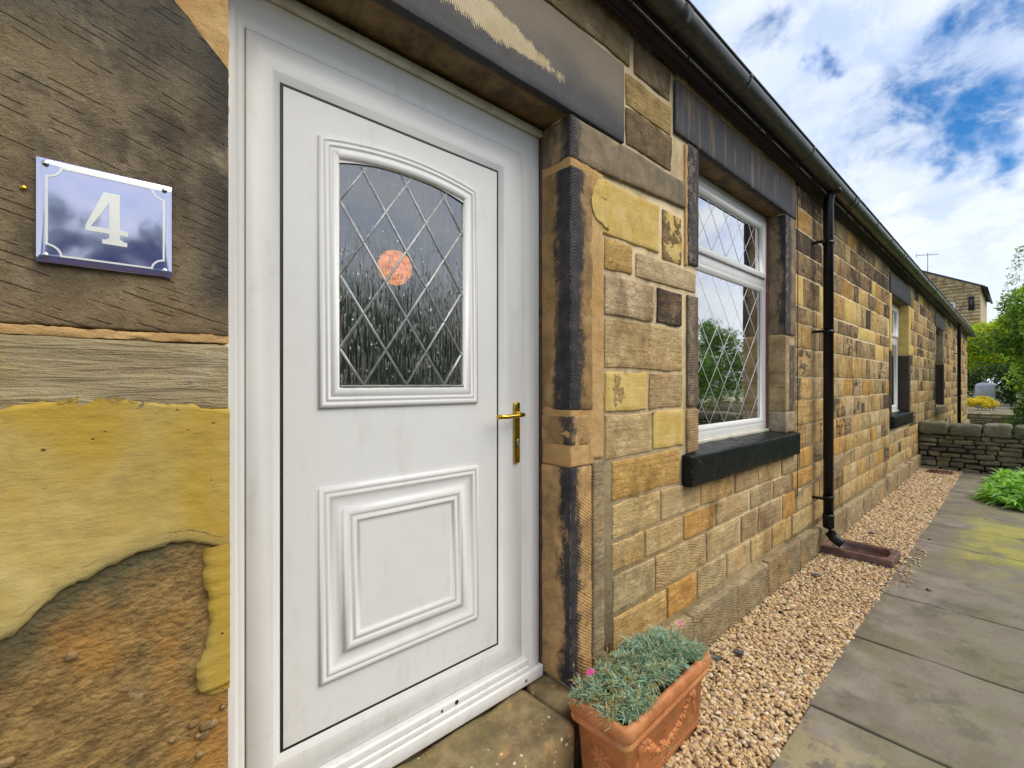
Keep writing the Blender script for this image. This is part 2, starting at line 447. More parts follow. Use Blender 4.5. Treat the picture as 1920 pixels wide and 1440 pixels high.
def f_hewn(n, b):
    "big brown-grey block with sloping broken chisel grooves"
    P = n.pos(); sx = n.sep(P); par = n.attr('par')
    n1 = n.noise(P, 7, 7, .68); n2 = n.noise(P, 2.6, 4, .55); g = n.noise(P, 230, 4, .7)
    c = n.mix(n.ss(n1, .30, .70), (.085, .062, .040), (.33, .25, .15))
    c = n.mix(n.ss(n2, .48, .66, 0, .6), c, (.30, .215, .10))
    c = n.mix(n.ss(n.noise(P, 16, 6, .75), .55, .70, 0, .6), c, (.10, .08, .06))
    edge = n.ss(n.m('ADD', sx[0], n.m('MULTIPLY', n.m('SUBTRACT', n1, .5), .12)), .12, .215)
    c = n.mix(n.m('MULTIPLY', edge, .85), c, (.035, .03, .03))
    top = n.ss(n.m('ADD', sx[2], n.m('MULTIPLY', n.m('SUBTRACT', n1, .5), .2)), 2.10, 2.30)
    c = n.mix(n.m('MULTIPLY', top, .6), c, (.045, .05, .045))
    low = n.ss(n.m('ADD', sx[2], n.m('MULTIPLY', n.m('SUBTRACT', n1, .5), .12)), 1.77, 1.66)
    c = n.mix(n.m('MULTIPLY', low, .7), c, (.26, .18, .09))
    c = n.mix(n.ss(g, .52, .75, 0, .5), c, (.07, .055, .04))
    q = n.m('ADD', sx[2], n.m('MULTIPLY', sx[0], .30))
    q = n.m('ADD', q, n.m('MULTIPLY', n.noise(P, 5, 3, .55), .013))
    ph = n.m('MULTIPLY', q, 330)
    cut = n.ss(n.m('SINE', ph), .72, .98)
    rowid = n.m('FLOOR', n.m('DIVIDE', ph, 2*math.pi))
    brk = n.noise(n.comb(n.m('MULTIPLY', sx[0], 13), n.m('MULTIPLY', rowid, 5.37), 0), 1, 2, .5)
    cut = n.m('MULTIPLY', cut, n.ss(brk, .50, .58))
    cut = n.m('MULTIPLY', cut, n.m('SUBTRACT', 1, n.m('MULTIPLY', n.ss(n2, .50, .40), .5)))
    c = n.mix(n.m('MULTIPLY', cut, .55), c, (.03, .025, .02)); g3 = n.noise(n.scale(P, (1, 1, 1.6)), 70, 6, .78); c = n.mix(n.ss(g3, .53, .68, 0, .6), c, n.mix(1, c, (.4, .38, .35), 'MULTIPLY')); c = n.mix(n.ss(g3, .46, .34, 0, .5), c, n.mix(1, c, (1.7, 1.65, 1.6), 'MULTIPLY')); c = n.mix(n.ss(n.noise(P, 6, 5, .65), .55, .70, 0, .6), c, (.40, .32, .20))
    spk = n.ss(n.voro(P, 34), .06, .03)
    c = n.mix(n.m('MULTIPLY', spk, n.ss(n1, .56, .62)), c, (.5, .42, .3))
    n.set(b.inputs['Base Color'], c); b.inputs['Roughness'].default_value = .88
    return n.m('ADD', n.m('ADD', n.m('MULTIPLY', n1, 1.7), n.m('MULTIPLY', g, .35)), n.m('MULTIPLY', cut, -.5)), .010
M['hewn'] = mat('chiselled_block', f_hewn)

def f_strata(n, b):
    P = n.pos(); sx = n.sep(P)
    n1 = n.noise(P, 8, 7, .68); n3 = n.noise(n.scale(P, (2.2, 2.2, 22)), 2.4, 6, .62, .6); g = n.noise(P, 240, 4, .7)
    c = n.mix(n.ss(n3, .34, .66), (.32, .25, .14), (.52, .42, .24))
    c = n.mix(n.ss(n.noise(P, 4, 4, .6), .52, .66, 0, .6), c, (.42, .28, .05))
    c = n.mix(n.ss(n1, .58, .70, 0, .5), c, (.46, .42, .34))
    c = n.mix(n.ss(n3, .60, .68, 0, .6), c, (.11, .08, .05))
    c = n.mix(n.ss(g, .55, .8, 0, .5), c, (.15, .12, .08))
    n.set(b.inputs['Base Color'], c); b.inputs['Roughness'].default_value = .92
    return n.m('ADD', n.m('MULTIPLY', n3, 1.5), n.m('ADD', n.m('MULTIPLY', n1, .7), n.m('MULTIPLY', g, .25))), .012
M['strata'] = mat('bedded_sandstone', f_strata)

def f_brown(n, b):
    P = n.pos(); sx = n.sep(P)
    n1 = n.noise(P, 10, 7, .68); n2 = n.noise(P, 3.5, 4, .6)
    n3 = n.noise(n.scale(n.vm('ADD', P, n.comb(0, 0, n.m('MULTIPLY', sx[0], -.35))), (19, 19, 30)), 1.35, 7, .74, .1); g = n.noise(P, 200, 4, .7)
    c = n.mix(n.ss(n3, .32, .68), (.17, .10, .032), (.42, .265, .09))
    c = n.mix(n.ss(n2, .50, .64, 0, .7), c, (.50, .24, .05))
    c = n.mix(n.ss(n2, .42, .30, 0, .6), c, (.34, .25, .12))
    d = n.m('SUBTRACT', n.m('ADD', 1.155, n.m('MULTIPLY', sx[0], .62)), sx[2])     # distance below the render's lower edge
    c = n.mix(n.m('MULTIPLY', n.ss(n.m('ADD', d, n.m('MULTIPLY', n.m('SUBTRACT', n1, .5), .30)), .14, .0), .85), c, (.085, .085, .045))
    c = n.mix(n.ss(n1, .64, .72, 0, .6), c, (.46, .36, .22))
    c = n.mix(n.ss(n1, .40, .30, 0, .5), c, (.075, .06, .04))
    n.set(b.inputs['Base Color'], c); b.inputs['Roughness'].default_value = .92
    return n.m('ADD', n.m('MULTIPLY', n.m('ADD', n3, n.m('MULTIPLY', n.voro(n.vm('ADD', n.scale(P, (1, 1, 1.7)), n.scale(n.noise(P, 40, 3, .6, 0, 1), (.02, .02, .02))), 60), -.5)), 1.0), n.m('ADD', n.m('MULTIPLY', n1, 1.6), n.m('MULTIPLY', g, .25))), .0075
M['brown'] = mat('rough_brown_stone', f_brown)

def f_yrender(n, b):
    P = n.pos(); sx = n.sep(P)
    n1 = n.noise(P, 5, 6, .62); n2 = n.noise(P, 2.4, 3, .5); g = n.noise(P, 250, 3, .7); n4 = n.noise(n.scale(P, (4, 4, 12)), 4, 4, .6)
    c = n.mix(n.ss(n1, .35, .68), (.46, .33, .085), (.64, .50, .20))
    bl = n.ss(n.m('ADD', n2, n.m('MULTIPLY', n.m('SUBTRACT', n1, .5), .6)), .44, .62)
    c = n.mix(n.m('MULTIPLY', bl, .8), c, (.46, .285, .02)); c = n.mix(n.ss(n.noise(P, 9, 6, .7), .54, .68, 0, .5), c, (.36, .25, .08)); c = n.mix(n.ss(n.m('ADD', sx[0], n.m('MULTIPLY', n1, .08)), .12, .24, 0, .6), c, (.48, .31, .04))
    topb = n.ss(n.m('ADD', sx[2], n.m('MULTIPLY', n.m('SUBTRACT', n1, .5), .14)), 1.44, 1.53)
    c = n.mix(n.m('MULTIPLY', topb, .6), c, (.48, .31, .03))
    pit = n.ss(n.voro(n.vm('ADD', P, n.scale(n.noise(P, 30, 2, .5, 0, 1), (.01, .01, .01))), 30), .13, .04)
    pit = n.m('MULTIPLY', pit, n.ss(n.noise(P, 11, 3, .6), .52, .60))
    c = n.mix(n.m('MULTIPLY', pit, .85), c, (.12, .07, .03))
    c = n.mix(n.ss(g, .62, .8, 0, .35), c, (.25, .17, .06))
    # brown crust along the top edge
    cr = n.ss(n.m('ADD', sx[2], n.m('MULTIPLY', n.m('SUBTRACT', n.noise(P, 22, 6, .7), .5), .085)), 1.487, 1.502)
    c = n.mix(n.m('MULTIPLY', cr, n.ss(n.noise(P, 9, 5, .7), .38, .55)), c, n.mix(n.ss(g, .4, .6), (.13, .095, .035), (.26, .19, .05)))
    n.set(b.inputs['Base Color'], c); b.inputs['Roughness'].default_value = .8
    rr_ = n.sep(n.attr('par')[1])[0]; dd = n.m('ADD', rr_, n.m('MULTIPLY', n.m('SUBTRACT', n.noise(P, 16, 6, .75), .5), .035))
    ck = n.m('MULTIPLY', n.ss(n.m('ABSOLUTE', n.m('SUBTRACT', dd, .026)), .0014, .0004), n.ss(n.noise(P, 12, 3, .6), .42, .56))
    c = n.mix(n.m('MULTIPLY', ck, .9), c, (.06, .045, .02)); c = n.mix(n.ss(dd, .045, .0, 0, .6), c, (.26, .22, .09))
    n.set(b.inputs['Base Color'], c)
    h = n.m('ADD', n.m('MULTIPLY', n1, .9), n.m('ADD', n.m('MULTIPLY', n4, .45), n.m('MULTIPLY', g, .10)))
    h = n.m('ADD', h, n.m('MULTIPLY', cr, n.m('MULTIPLY', n.noise(P, 60, 4, .7), .8)))
    return n.m('SUBTRACT', h, n.m('MULTIPLY', pit, .5)), .006
M['yrender'] = mat('yellow_render', f_yrender)

def f_upvc(n, b):
    P = n.pos(); n1 = n.noise(P, 3, 5, .6); n2 = n.noise(n.scale(P, (1, 1, .3)), 14, 5, .65)
    c = n.mix(n.ss(n1, .4, .7, 0, .5), (.80, .80, .80), (.76, .755, .745))
    c = n.mix(n.ss(n2, .54, .78, 0, .28), c, (.50, .49, .43)); c = n.mix(n.m('MULTIPLY', n.ss(n.sep(P)[2], .75, .25), n.ss(n.noise(P, 22, 5, .7), .50, .66, 0, .22)), c, (.45, .42, .34))
    n.set(b.inputs['Base Color'], c); b.inputs['Roughness'].default_value = .33
    return n.m('MULTIPLY', n.noise(P, 14, 2, .5), 1), .0008
M['upvc'] = mat('white_upvc', f_upvc)
def f_cream(n, b):
    P = n.pos(); n1 = n.noise(P, 12, 5, .65)
    n.set(b.inputs['Base Color'], n.mix(n.ss(n1, .4, .7), (.66, .64, .55), (.50, .46, .36))); b.inputs['Roughness'].default_value = .5
M['cream'] = mat('weathered_trim', f_cream)
def flat_mat(name, col, rough=.6, metal=0., var=.25, sc=20, bump=.0):
    def f(n, b):
        P = n.pos(); n1 = n.noise(P, sc, 5, .65)
        n.set(b.inputs['Base Color'], n.mix(n.ss(n1, .35, .65), tuple(c*(1-var) for c in col), tuple(min(1, c*(1+var)) for c in col)))
        n.set(b.inputs['Roughness'], n.m('ADD', rough-.08, n.m('MULTIPLY', n1, .16))); b.inputs['Metallic'].default_value = metal
        return (n1, bump) if bump else None
    return mat(name, f)
M['gasket'] = flat_mat('black_gasket', (.018, .018, .022), .6)
M['brass'] = flat_mat('polished_brass', (.62, .42, .06), .22, 1., .12, 40)
M['steel'] = flat_mat('steel_screw', (.55, .55, .58), .25, 1.)
M['lead'] = flat_mat('lead_came', (.42, .45, .46), .45, .35, .2, 60)
M['white_lead'] = flat_mat('pale_lead_strip', (.66, .68, .70), .45, 0, .1, 60)
M['black_plastic'] = flat_mat('black_plastic', (.007, .007, .009), .30, 0, .3, 8); M['black_plastic'].node_tree.nodes['Principled BSDF'].inputs['Specular IOR Level'].default_value = .3
M['fascia'] = flat_mat('dark_fascia_board', (.016, .012, .018), .5, 0, .35, 9)
M['cable'] = flat_mat('dark_cable', (.05, .022, .02), .5)
M['cable_tan'] = flat_mat('tan_cable', (.20, .16, .12), .6)
M['red_sealant'] = flat_mat('dark_red_sealant', (.085, .04, .035), .7, 0, .4, 30, .002)
M['plaster'] = flat_mat('pale_green_plaster', (.66, .70, .48), .8, 0, .05, 3)
M['interior'] = flat_mat('dim_interior_wall', (.42, .42, .33), .9, 0, .2, 2)
M['floorboard'] = flat_mat('interior_floor', (.12, .08, .05), .7, 0, .2, 4)
def f_gutter(n, b):
    P = n.pos(); x = n.sep(P)[0]; n1 = n.noise(n.scale(P, (2, 9, 9)), 5, 5, .65); n2 = n.noise(P, 40, 3, .6)
    al = n.m('MULTIPLY', n.ss(n.m('ADD', x, n.m('MULTIPLY', n1, 2)), 4.6, 9.5), n.ss(n1, .38, .62))
    c = n.mix(n.m('MULTIPLY', al, .85), n.mix(n.ss(n1, .4, .7), (.035, .037, .036), (.085, .085, .075)), n.mix(n2, (.06, .09, .035), (.14, .17, .10)))
    n.set(b.inputs['Base Color'], c); b.inputs['Roughness'].default_value = .34
    return n2, .0008
M['gutter'] = mat('gutter_plastic', f_gutter)
def f_sill(n, b):
    P = n.pos(); n1 = n.noise(P, 14, 6, .7); g = n.noise(P, 90, 4, .7); n2 = n.noise(n.scale(P, (4, 4, 1)), 7, 5, .6)
    c = n.mix(n.ss(n2, .5, .7, 0, .6), (.008, .009, .010), (.014, .030, .025))
    c = n.mix(n.m('MULTIPLY', n.ss(n1, .62, .70), n.ss(g, .52, .6)), c, (.28, .28, .27))
    n.set(b.inputs['Base Color'], c); n.set(b.inputs['Roughness'], n.ss(n1, .3, .7, .25, .45)); b.inputs['Specular IOR Level'].default_value = .18
    return n.m('ADD', n1, n.m('MULTIPLY', g, .3)), .006
M['sill'] = mat('glossy_black_painted_stone', f_sill)

def glass_mat(name, bumpy):
    m = bpy.data.materials.new(name); m.use_nodes = True; n = NT(m.node_tree)
    n.n.remove(n.n['Principled BSDF']); out = n.n['Material Output']
    gl = n.new('ShaderNodeBsdfGlossy'); tr = n.new('ShaderNodeBsdfTransparent'); mx = n.new('ShaderNodeMixShader')
    gl.inputs['Roughness'].default_value = .025
    gl.inputs['Color'].default_value = (.95, .93, .89, 1)
    fr = n.new('ShaderNodeFresnel'); fr.inputs['IOR'].default_value = 1.52
    P = n.pos()
    if bumpy:      # reeded / rain glass: wavering vertical runs
        wv = n.noise(n.scale(P, (150, 1, 13)), 1, 2, .5, .7)
        tr.inputs['Color'].default_value = (.88, .90, .86, 1)
        wv = n.m('ADD', n.m('MULTIPLY', n.ss(wv, .50, .60), .8), n.m('MULTIPLY', wv, .6))
        h = n.m('MULTIPLY', wv, n.ss(n.sep(P)[2], 2.12, 1.80, .10, 1))
        bp = n.new('ShaderNodeBump'); bp.inputs['Distance'].default_value = .0030; bp.inputs['Strength'].default_value = 1
        n.l.new(h, bp.inputs['Height']); n.l.new(bp.outputs[0], gl.inputs['Normal'])
        fac = n.m('ADD', n.m('MULTIPLY', fr.outputs[0], 2.6), .19)
    else:
        tr.inputs['Color'].default_value = (.82, .86, .84, 1)
        bp = n.new('ShaderNodeBump'); bp.inputs['Distance'].default_value = .0006; bp.inputs['Strength'].default_value = 1
        n.l.new(n.noise(P, 3, 1, .5), bp.inputs['Height']); n.l.new(bp.outputs[0], gl.inputs['Normal'])
        fac = n.m('ADD', n.m('MULTIPLY', fr.outputs[0], 2.8), .42)
    n.set(mx.inputs[0], n.m('MINIMUM', fac, .95)); n.l.new(tr.outputs[0], mx.inputs[1]); n.l.new(gl.outputs[0], mx.inputs[2])
    n.l.new(mx.outputs[0], out.inputs[0]); return m
M['glass'] = glass_mat('window_glass', False)
M['rain_glass'] = glass_mat('rain_patterned_glass', True)

# ------------------------------------------------------------------ the cottage
cot = tag(empty('stone_cottage', (1, .3, 0)), 'long single-storey sandstone cottage with white door, black gutter and soot-stained blocks', 'cottage')

# openings: x0, x1, z0, z1
DOOR = (.2135, 1.439, .245, 2.645)
WIN = [(2.57, 4.05, 1.14, 2.90), (XW(1671), XW(1703), 1.06, 2.86), (XW(1754), XW(1768), 1.02, 2.82)]
XEND = 23.0; ZTOP = 3.25; WT = .45
CORE = .004                                    # mortar face sits this far behind y=0
RB = .014                                      # the core stops short of the facing stones in each reveal
xs = [-3.0, DOOR[0]-RB, DOOR[1]+RB]
for w_ in WIN: xs += [w_[0]-RB, w_[1]+RB]
xs.append(XEND)
core = []
for i in range(0, len(xs), 2): core.append(box((xs[i], CORE, -.2), (xs[i+1], WT, ZTOP)))
core.append(box((DOOR[0]-RB+.0005, CORE+.001, -.2), (DOOR[1]+RB-.0005, WT, DOOR[2]-.05))); core.append(box((DOOR[0]-RB+.0005, CORE+.02, DOOR[3]+.05), (DOOR[1]+RB-.0005, WT, ZTOP)))
for w_ in WIN:
    core.append(box((w_[0]-RB+.0005, CORE+.001, -.2), (w_[1]+RB-.0005, WT, w_[2]-.03))); core.append(box((w_[0]-RB+.0005, CORE+.02, w_[3]+.05), (w_[1]+RB-.0005, WT, ZTOP)))
wall = obj('wall', core, M['mortar'], cot)
end_wall = obj('end_wall', [box((XEND-.45, WT+.002, -.2), (XEND-.002, 6.5, ZTOP)), box((-3, 6.502, -.2), (XEND, 6.9, ZTOP))], M['mortar'], cot)

# --- stones of the front, near ones measured one by one
stones = []     # (x0,x1,z0,z1,tint,par)
TAN = [(.56,.41,.20), (.52,.37,.17), (.60,.46,.25), (.50,.38,.21), (.56,.37,.15), (.47,.36,.21), (.59,.42,.18), (.54,.44,.28)]
OCH = (.56,.34,.11); GREY = (.50,.43,.31); PINK = (.60,.48,.33); BRN = (.27,.195,.12); DRK = (.13,.095,.07); ORG = (.58,.33,.10)
def st(pa, pb, z0, z1, tint, stain=.1, yel=0, tool=0):
    stones.append((XW(pa), XW(pb), z0, z1, tint, (stain, yel, tool), True))
# between the door lintel and the window lintel
st(1173, 1258, 2.65+.15, 2.65+.02, BRN, .25, 0, 1) if False else None
stones.append((1.85, 2.27, 2.68, 2.855, (.25,.19,.115), (.30, 0, 1), True))
stones.append((1.85, 2.27, 2.87, 3.02, (.50,.37,.17), (.12, .0, .7), True))
stones.append((1.92, 2.26, 3.05, 3.22, (.22,.16,.10), (.42, 0, .5), True))
stones.append((1.28, 1.88, 3.06, 3.26, (.29,.22,.14), (.22, 0, .4), True))
stones.append((.62, 1.25, 3.06, 3.26, (.27,.20,.13), (.30, 0, .5), True))
stones.append((-.10, .58, 3.06, 3.26, (.30,.22,.14), (.3, 0, .5), True))
stones.append((-1.0, -.14, 3.06, 3.26, (.30,.22,.14), (.3, 0, .5), True))
# below the long head block
st(1111, 1236, 2.215, 2.455, (.52,.38,.15), 0, .80)
st(1243, 1277, 2.19, 2.45, (.24,.17,.10), .3, .50, .4)
st(1134, 1184, 2.06, 2.20, (.60,.41,.16), .05); st(1193, 1304, 2.06, 2.175, (.56,.46,.30), .0)
st(1134, 1225, 1.85, 2.03, PINK, .08); st(1232, 1278, 1.85, 2.03, (.15,.10,.065), .52)
st(1134, 1278, 1.605, 1.83, (.60,.47,.26), .0)
st(1134, 1211, 1.405, 1.585, (.54,.39,.19), .25, .68); st(1217, 1278, 1.405, 1.585, (.50,.37,.21), .0)
st(1134, 1220, 1.19, 1.385, (.60,.47,.27), .0); st(1224, 1280, 1.19, 1.385, (.54,.40,.18), .0, .72)
st(1148, 1274, .99, 1.168, (.52,.34,.12), .05)
def row(z0, z1, pxs, tints):
    for i in range(len(pxs)-1):
        t = tints[i % len(tints)]
        st(pxs[i]+2, pxs[i+1]-2, z0, z1, t[0], t[1], 0, t[2] if len(t) > 2 else 0)
G1, G2, G3, G4, G5 = (.58,.45,.24), (.53,.43,.26), (.59,.42,.19), (.44,.33,.20), (.60,.36,.12)
row(.812, .968, [1146, 1238, 1312, 1376, 1420, 1464, 1497, 1524], [(G1,.05), (G2,.0), (G3,.1), (G4,.25), (G1,.0), (G2,.2), (G5,.0)])
row(.655, .79, [1146, 1208, 1280, 1341, 1405, 1448, 1484, 1524], [(G3,.0), (G1,.0), (G5,.05), (G2,.0), (G2,.15), (G4,.3), (G5,0)])
row(.46, .635, [1147, 1228, 1323, 1388, 1420, 1466, 1492, 1524], [(G2,.05), (G1,.0,.9), (G2,.1), (G4,.3,.8), (G4,.15), (G5,.0), (G1,.1)])
row(.275, .44, [1148, 1250, 1306, 1361, 1406, 1446, 1484, 1524], [(G3,.0), (G5,.0), (G2,.0,.9), (G2,.1), (G1,.0), (G3,.05), (G1,.0)])
# coursed stone right of the first window and beyond
courses = [.275, .46, .655, .81, .985, 1.185, 1.40, 1.60, 1.845, 2.055, 2.21, 2.47, 2.67, 2.86, 3.05, ZTOP-.01]
YEL = [(1502, 545), (1548, 548), (1603, 600), (1612, 625), (1630, 640), (1655, 655), (1637, 530), (1712, 590), (1708, 650), (1727, 570)]
ypos = [(XW(a), ZW(a, b)) for a, b in YEL]
r_ = random.Random(5)
for ci in range(len(courses)-1):
    z0 = courses[ci]; z1 = courses[ci+1]-.018
    x = XW(1527) if ci < 4 else 4.30
    if ci == 4: x = 4.31
    x += 0
    while x < XEND-.15:
        L = r_.uniform(.22, .52) if r_.random() < .8 else r_.uniform(.14, .22)
        if x > 9: L *= 1.2
        a, b_ = x, min(x+L, XEND-.02)
        x = b_+.017
        hit = False
        for w_ in WIN[1:]:
            m0, m1 = w_[0]-.16, w_[1]+.18
            zb, zt = w_[2]-.20, w_[3]+.31
            if z1 > zb+.02 and z0 < zt-.02 and b_ > m0 and a < m1:
                hit = True
                if a < m0-.1: b2 = m0; hit = False; b_ = b2; x = m1
                else: x = m1
                break
        if hit: continue
        if XEND-b_ < .15: b_ = XEND-.02; x = XEND
        up = max(0, min(1, (z0-1.3)/1.4))
        tint = TAN[r_.randrange(len(TAN))]
        q = r_.random(); stn = r_.choice([0, .1, .2, .3, .36]); tl = r_.choice([0, 0, .6, 1]); yl = 0
        if q < .08+.20*up: tint = r_.choice([BRN, (.30,.22,.13), (.34,.26,.16)]); stn = .25+.25*r_.random(); tl = 1
        elif q < .16+.46*up: tint = r_.choice([(.46,.34,.18), (.40,.30,.17), (.30,.22,.14)]); stn = .44+.20*r_.random(); tl = 1
        elif q > .94: tint = OCH
        if .98 < z0 and r_.random() < .12: stn = max(stn, .48)
        for (yx, yz) in ypos:
            if a <= yx <= b_ and z0-.01 <= yz <= z1+.01: yl = 1.0; tint = (.5,.36,.15); stn = 0
        stones.append((a, b_, z0, z1, tint, (stn, yl, tl), False))
wall_stones = 0; far = []
stones.sort(key=lambda s_: s_[0])
for s_ in stones:
    x0, x1, z0, z1, tint, par, near = s_
    if x1-x0 < .05: continue
    dist = x0
    seg = .022 if dist < 2.6 else .04 if dist < 5 else .10 if dist < 9 else .3
    k = .9+.2*random.random(); tint = tuple(c*k for c in tint)
    smooth_y = par[1] > .9
    pr = (-.002 if near else .0005) - (0 if smooth_y else .004*random.random())
    part = rock((x0, pr, z0), (x1, .05, z1), .0035, seg, (.002 if smooth_y else .006), 14, int(x0*977+z0*313) % 997, 30, .006, True)
    part = (part[0], part[1], tint, par)
    if wall_stones < 296:
        obj('stone', part, M['stone'], wall, smooth=dist < 6); wall_stones += 1
    else: far.append(part)
tag(obj('distant_stones', far, M['stone'], wall), kind='stuff')

# --- plinth course of weathered grey stone
x = 1.45
for L in (.46, .52, .60, .55, .7, .38, .62, .5, .8, .6, .7, .9, .7, .8, .9, .8, 1, .9, 1, 1.1, 1, 1, 1.2, 1.2, 1.5, 1.5, 1.5):
    if x > XEND: break
    z1 = .215+.03*random.random()
    p_ = rock((x, -.045, -.10), (x+L-.008, .05, z1), .012, .03 if x < 4.5 else .1, .014, 9, int(x*100), 26, .006, True)
    k = random.uniform(.8, 1.15)
    obj('plinth_stone', (p_[0], p_[1], (.36*k, .30*k, .20*k), (.34, 0, 1.0)), M['stone'], wall, smooth=True)
    x += L

# --- stones beside the door, left
def trim(p_):
    V_ = p_[0]; V_[:, 0] = np.where(V_[:, 0] > DOOR[0]-.0045, DOOR[0]-.0002, V_[:, 0]); return V_, p_[1]
b1 = trim(rock((-1.2, -.012, ZW(200, 618)), (DOOR[0], .16, 2.62), .006, .018, .003, 9, 3, 80, 0))
xa, za = XW(318), ZW(318, -4); xb, zb_ = DOOR[0], ZW(427, 137)
V = b1[0]; ln_ = za+(V[:, 0]-xa)*(zb_-za)/(xb-xa) + .006*fbm(np.stack([V[:, 0], V[:, 2]*0, V[:, 0]*0], 1), 60, 3, 4)
cutm = V[:, 2] > ln_; V[:, 2] = np.where(cutm, ln_, V[:, 2])
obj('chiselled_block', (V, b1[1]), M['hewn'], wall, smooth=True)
obj('mortar_wedge', rock((-.12, -.0075, 2.12), (DOOR[0]+.001, .03, 2.63), .004, .014, .005, 30, 6, 60, 0), M['orange_mortar'], wall, smooth=True)
b2 = rock((-1.2, -.010, 2.64), (DOOR[0]-.02, .16, 3.03), .012, .05, .005, 9, 4, 30, .004)
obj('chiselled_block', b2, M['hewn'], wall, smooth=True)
obj('mortar_joint', rock((-1.2, -.0095, ZW(200, 634)), (DOOR[0]+.001, .10, ZW(200, 617)), .0015, .007, .0045, 70, 9, 170, .003), M['orange_mortar'], wall, smooth=True)
obj('bedded_block', trim(rock((-1.2, -.012, ZW(200, 775)), (DOOR[0], .16, ZW(200, 636)), .008, .016, .005, 22, 6, 80, 0)), M['strata'], wall, smooth=True)
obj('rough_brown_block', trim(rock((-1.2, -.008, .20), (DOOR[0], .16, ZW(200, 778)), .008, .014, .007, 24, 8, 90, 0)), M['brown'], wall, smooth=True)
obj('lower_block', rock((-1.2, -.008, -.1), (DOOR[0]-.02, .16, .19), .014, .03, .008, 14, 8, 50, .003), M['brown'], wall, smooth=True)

def sheet(name, x0, x1, top, bot, nx, nz, th, material, edge=.012, seed=1, parv=None):
    "irregular sheet of render standing th proud of the wall, its edges feathered down"
    V = []; Fq = []
    X_ = np.linspace(x0, x1, nx+1)
    vs_ = [0, .006]+list(np.linspace(.03, .97, nz-3))+[.994, 1.0]
    for i, xx in enumerate(X_):
        zt, zb = top(xx), bot(xx)
        for j in range(nz+1):
            v = vs_[j]; zz = zb+(zt-zb)*v
            V.append((xx, 0, zz))
    V = np.array(V); PR = np.array([[min(.5, v[2]-bot(v[0])), 0, 0] for v in V])
    jit = fbm(V*1.0, 45, 3, seed); jag = fbm(np.stack([np.repeat(X_, 2), np.tile([0., 5.], nx+1), np.zeros(2*nx+2)], 1), 55, 4, seed+2)
    k = 0
    for i in range(nx+1):
        for j in range(nz+1):
            e = 1.0
            if j == 0 or j == nz: e = 0.
            elif j == 1 or j == nz-1: e = .95
            if i == nx and x1 < DOOR[0]-.003: e = 0.
            V[k, 1] = -.010 - th*e - .0022*jit[k]*e + (.006 if e == 0 else 0)
            if j in (0, 1, nz-1, nz): V[k, 2] += .010*jag[i*2+(j > 2)]
            k += 1
    for i in range(nx):
        for j in range(nz):
            a = i*(nz+1)+j; Fq.append((a, a+nz+1, a+nz+2, a+1))
    return obj(name, (V, np.array(Fq), PR*0+.5, PR if parv is None else parv), material, wall, smooth=True)
def interp(tab):
    xs_, ys_ = [t[0] for t in tab], [t[1] for t in tab]
    return lambda q: float(np.interp(q, xs_, ys_))
ytop = interp([(-1.2, 1.50), (XW(0), ZW(0, 762)), (XW(90), ZW(90, 752)), (XW(170), ZW(170, 738)), (XW(230), ZW(230, 748)), (XW(300), ZW(300, 756)), (XW(370), ZW(370, 760)), (XW(427), ZW(427, 768))])
ybot = interp([(-1.2, .85), (XW(0), ZW(0, 1200)), (XW(40), ZW(40, 1176)), (XW(75), ZW(75, 1145)), (XW(110), ZW(110, 1105)), (XW(160), ZW(160, 1085)), (XW(200), ZW(200, 1060)),
               (XW(260), ZW(260, 1035)), (XW(310), ZW(310, 1018)), (XW(350), ZW(350, 1012)), (XW(380), ZW(380, 1016)), (XW(427), ZW(427, 1030))])
sheet('yellow_render', -1.2, DOOR[0]+.002, ytop, ybot, 300, 44, .0035, M['yrender'], seed=5)
for (xs0, zc, hh, xe, sd_) in ((1.572, 2.33, .105, 1.70, 11), (1.60, 2.40, .05, 1.68, 13)):
    tp = interp([(xs0, zc+.012), (xs0+.02, zc+hh*.6), (xs0+.05, zc+hh), (xe, zc+hh*.95)]); bt = interp([(xs0, zc-.012), (xs0+.012, zc-hh*.5), (xs0+.04, zc-hh*.7), (xe, zc-hh)])
    sheet('yellow_smear', xs0, xe, tp, bt, 40, 12, .0035, M['stone'], seed=sd_, parv=(0, 1, 0))
# narrow tongue of render running down beside the door frame: swept down the height
V = []; Fq = []
vn1 = lambda q: float(vnoise(np.array([[q, .3, .7]]))[0])
zz = np.linspace(ZW(400, 1020), ZW(400, 1296), 60)
xl = interp([(-ZW(400, 1000), XW(374)), (-ZW(400, 1040), XW(380)), (-ZW(400, 1075), XW(378)), (-ZW(400, 1100), XW(386)), (-ZW(400, 1165), XW(391)), (-ZW(400, 1205), XW(385)),
             (-ZW(400, 1235), XW(366)), (-ZW(400, 1270), XW(368)), (-ZW(400, 1290), XW(380)), (-ZW(400, 1300), XW(396))])
for i, z_ in enumerate(zz):
    a = xl(-z_)+.004*vn1(z_*60)+.002*vn1(z_*190); b_ = DOOR[0]+.002
    e_ = 1 if i < 57 else .1
    for t, y_ in ((0, -.006), (.05, -.012-.007*e_), (.3, -.012-.010*e_), (.7, -.012-.009*e_), (1, -.010-.007*e_)):
        V.append((a+(b_-a)*t, y_+.0015*math.sin(z_*171+t*9), z_))
for i in range(59):
    for t in range(4):
        a = i*5+t; Fq.append((a, a+5, a+6, a+1))
obj('render_tongue', (np.array(V), np.array(Fq)[:, ::-1], (.5, .5, .5), (.3, 0, 0)), M['yrender'], wall, smooth=True)
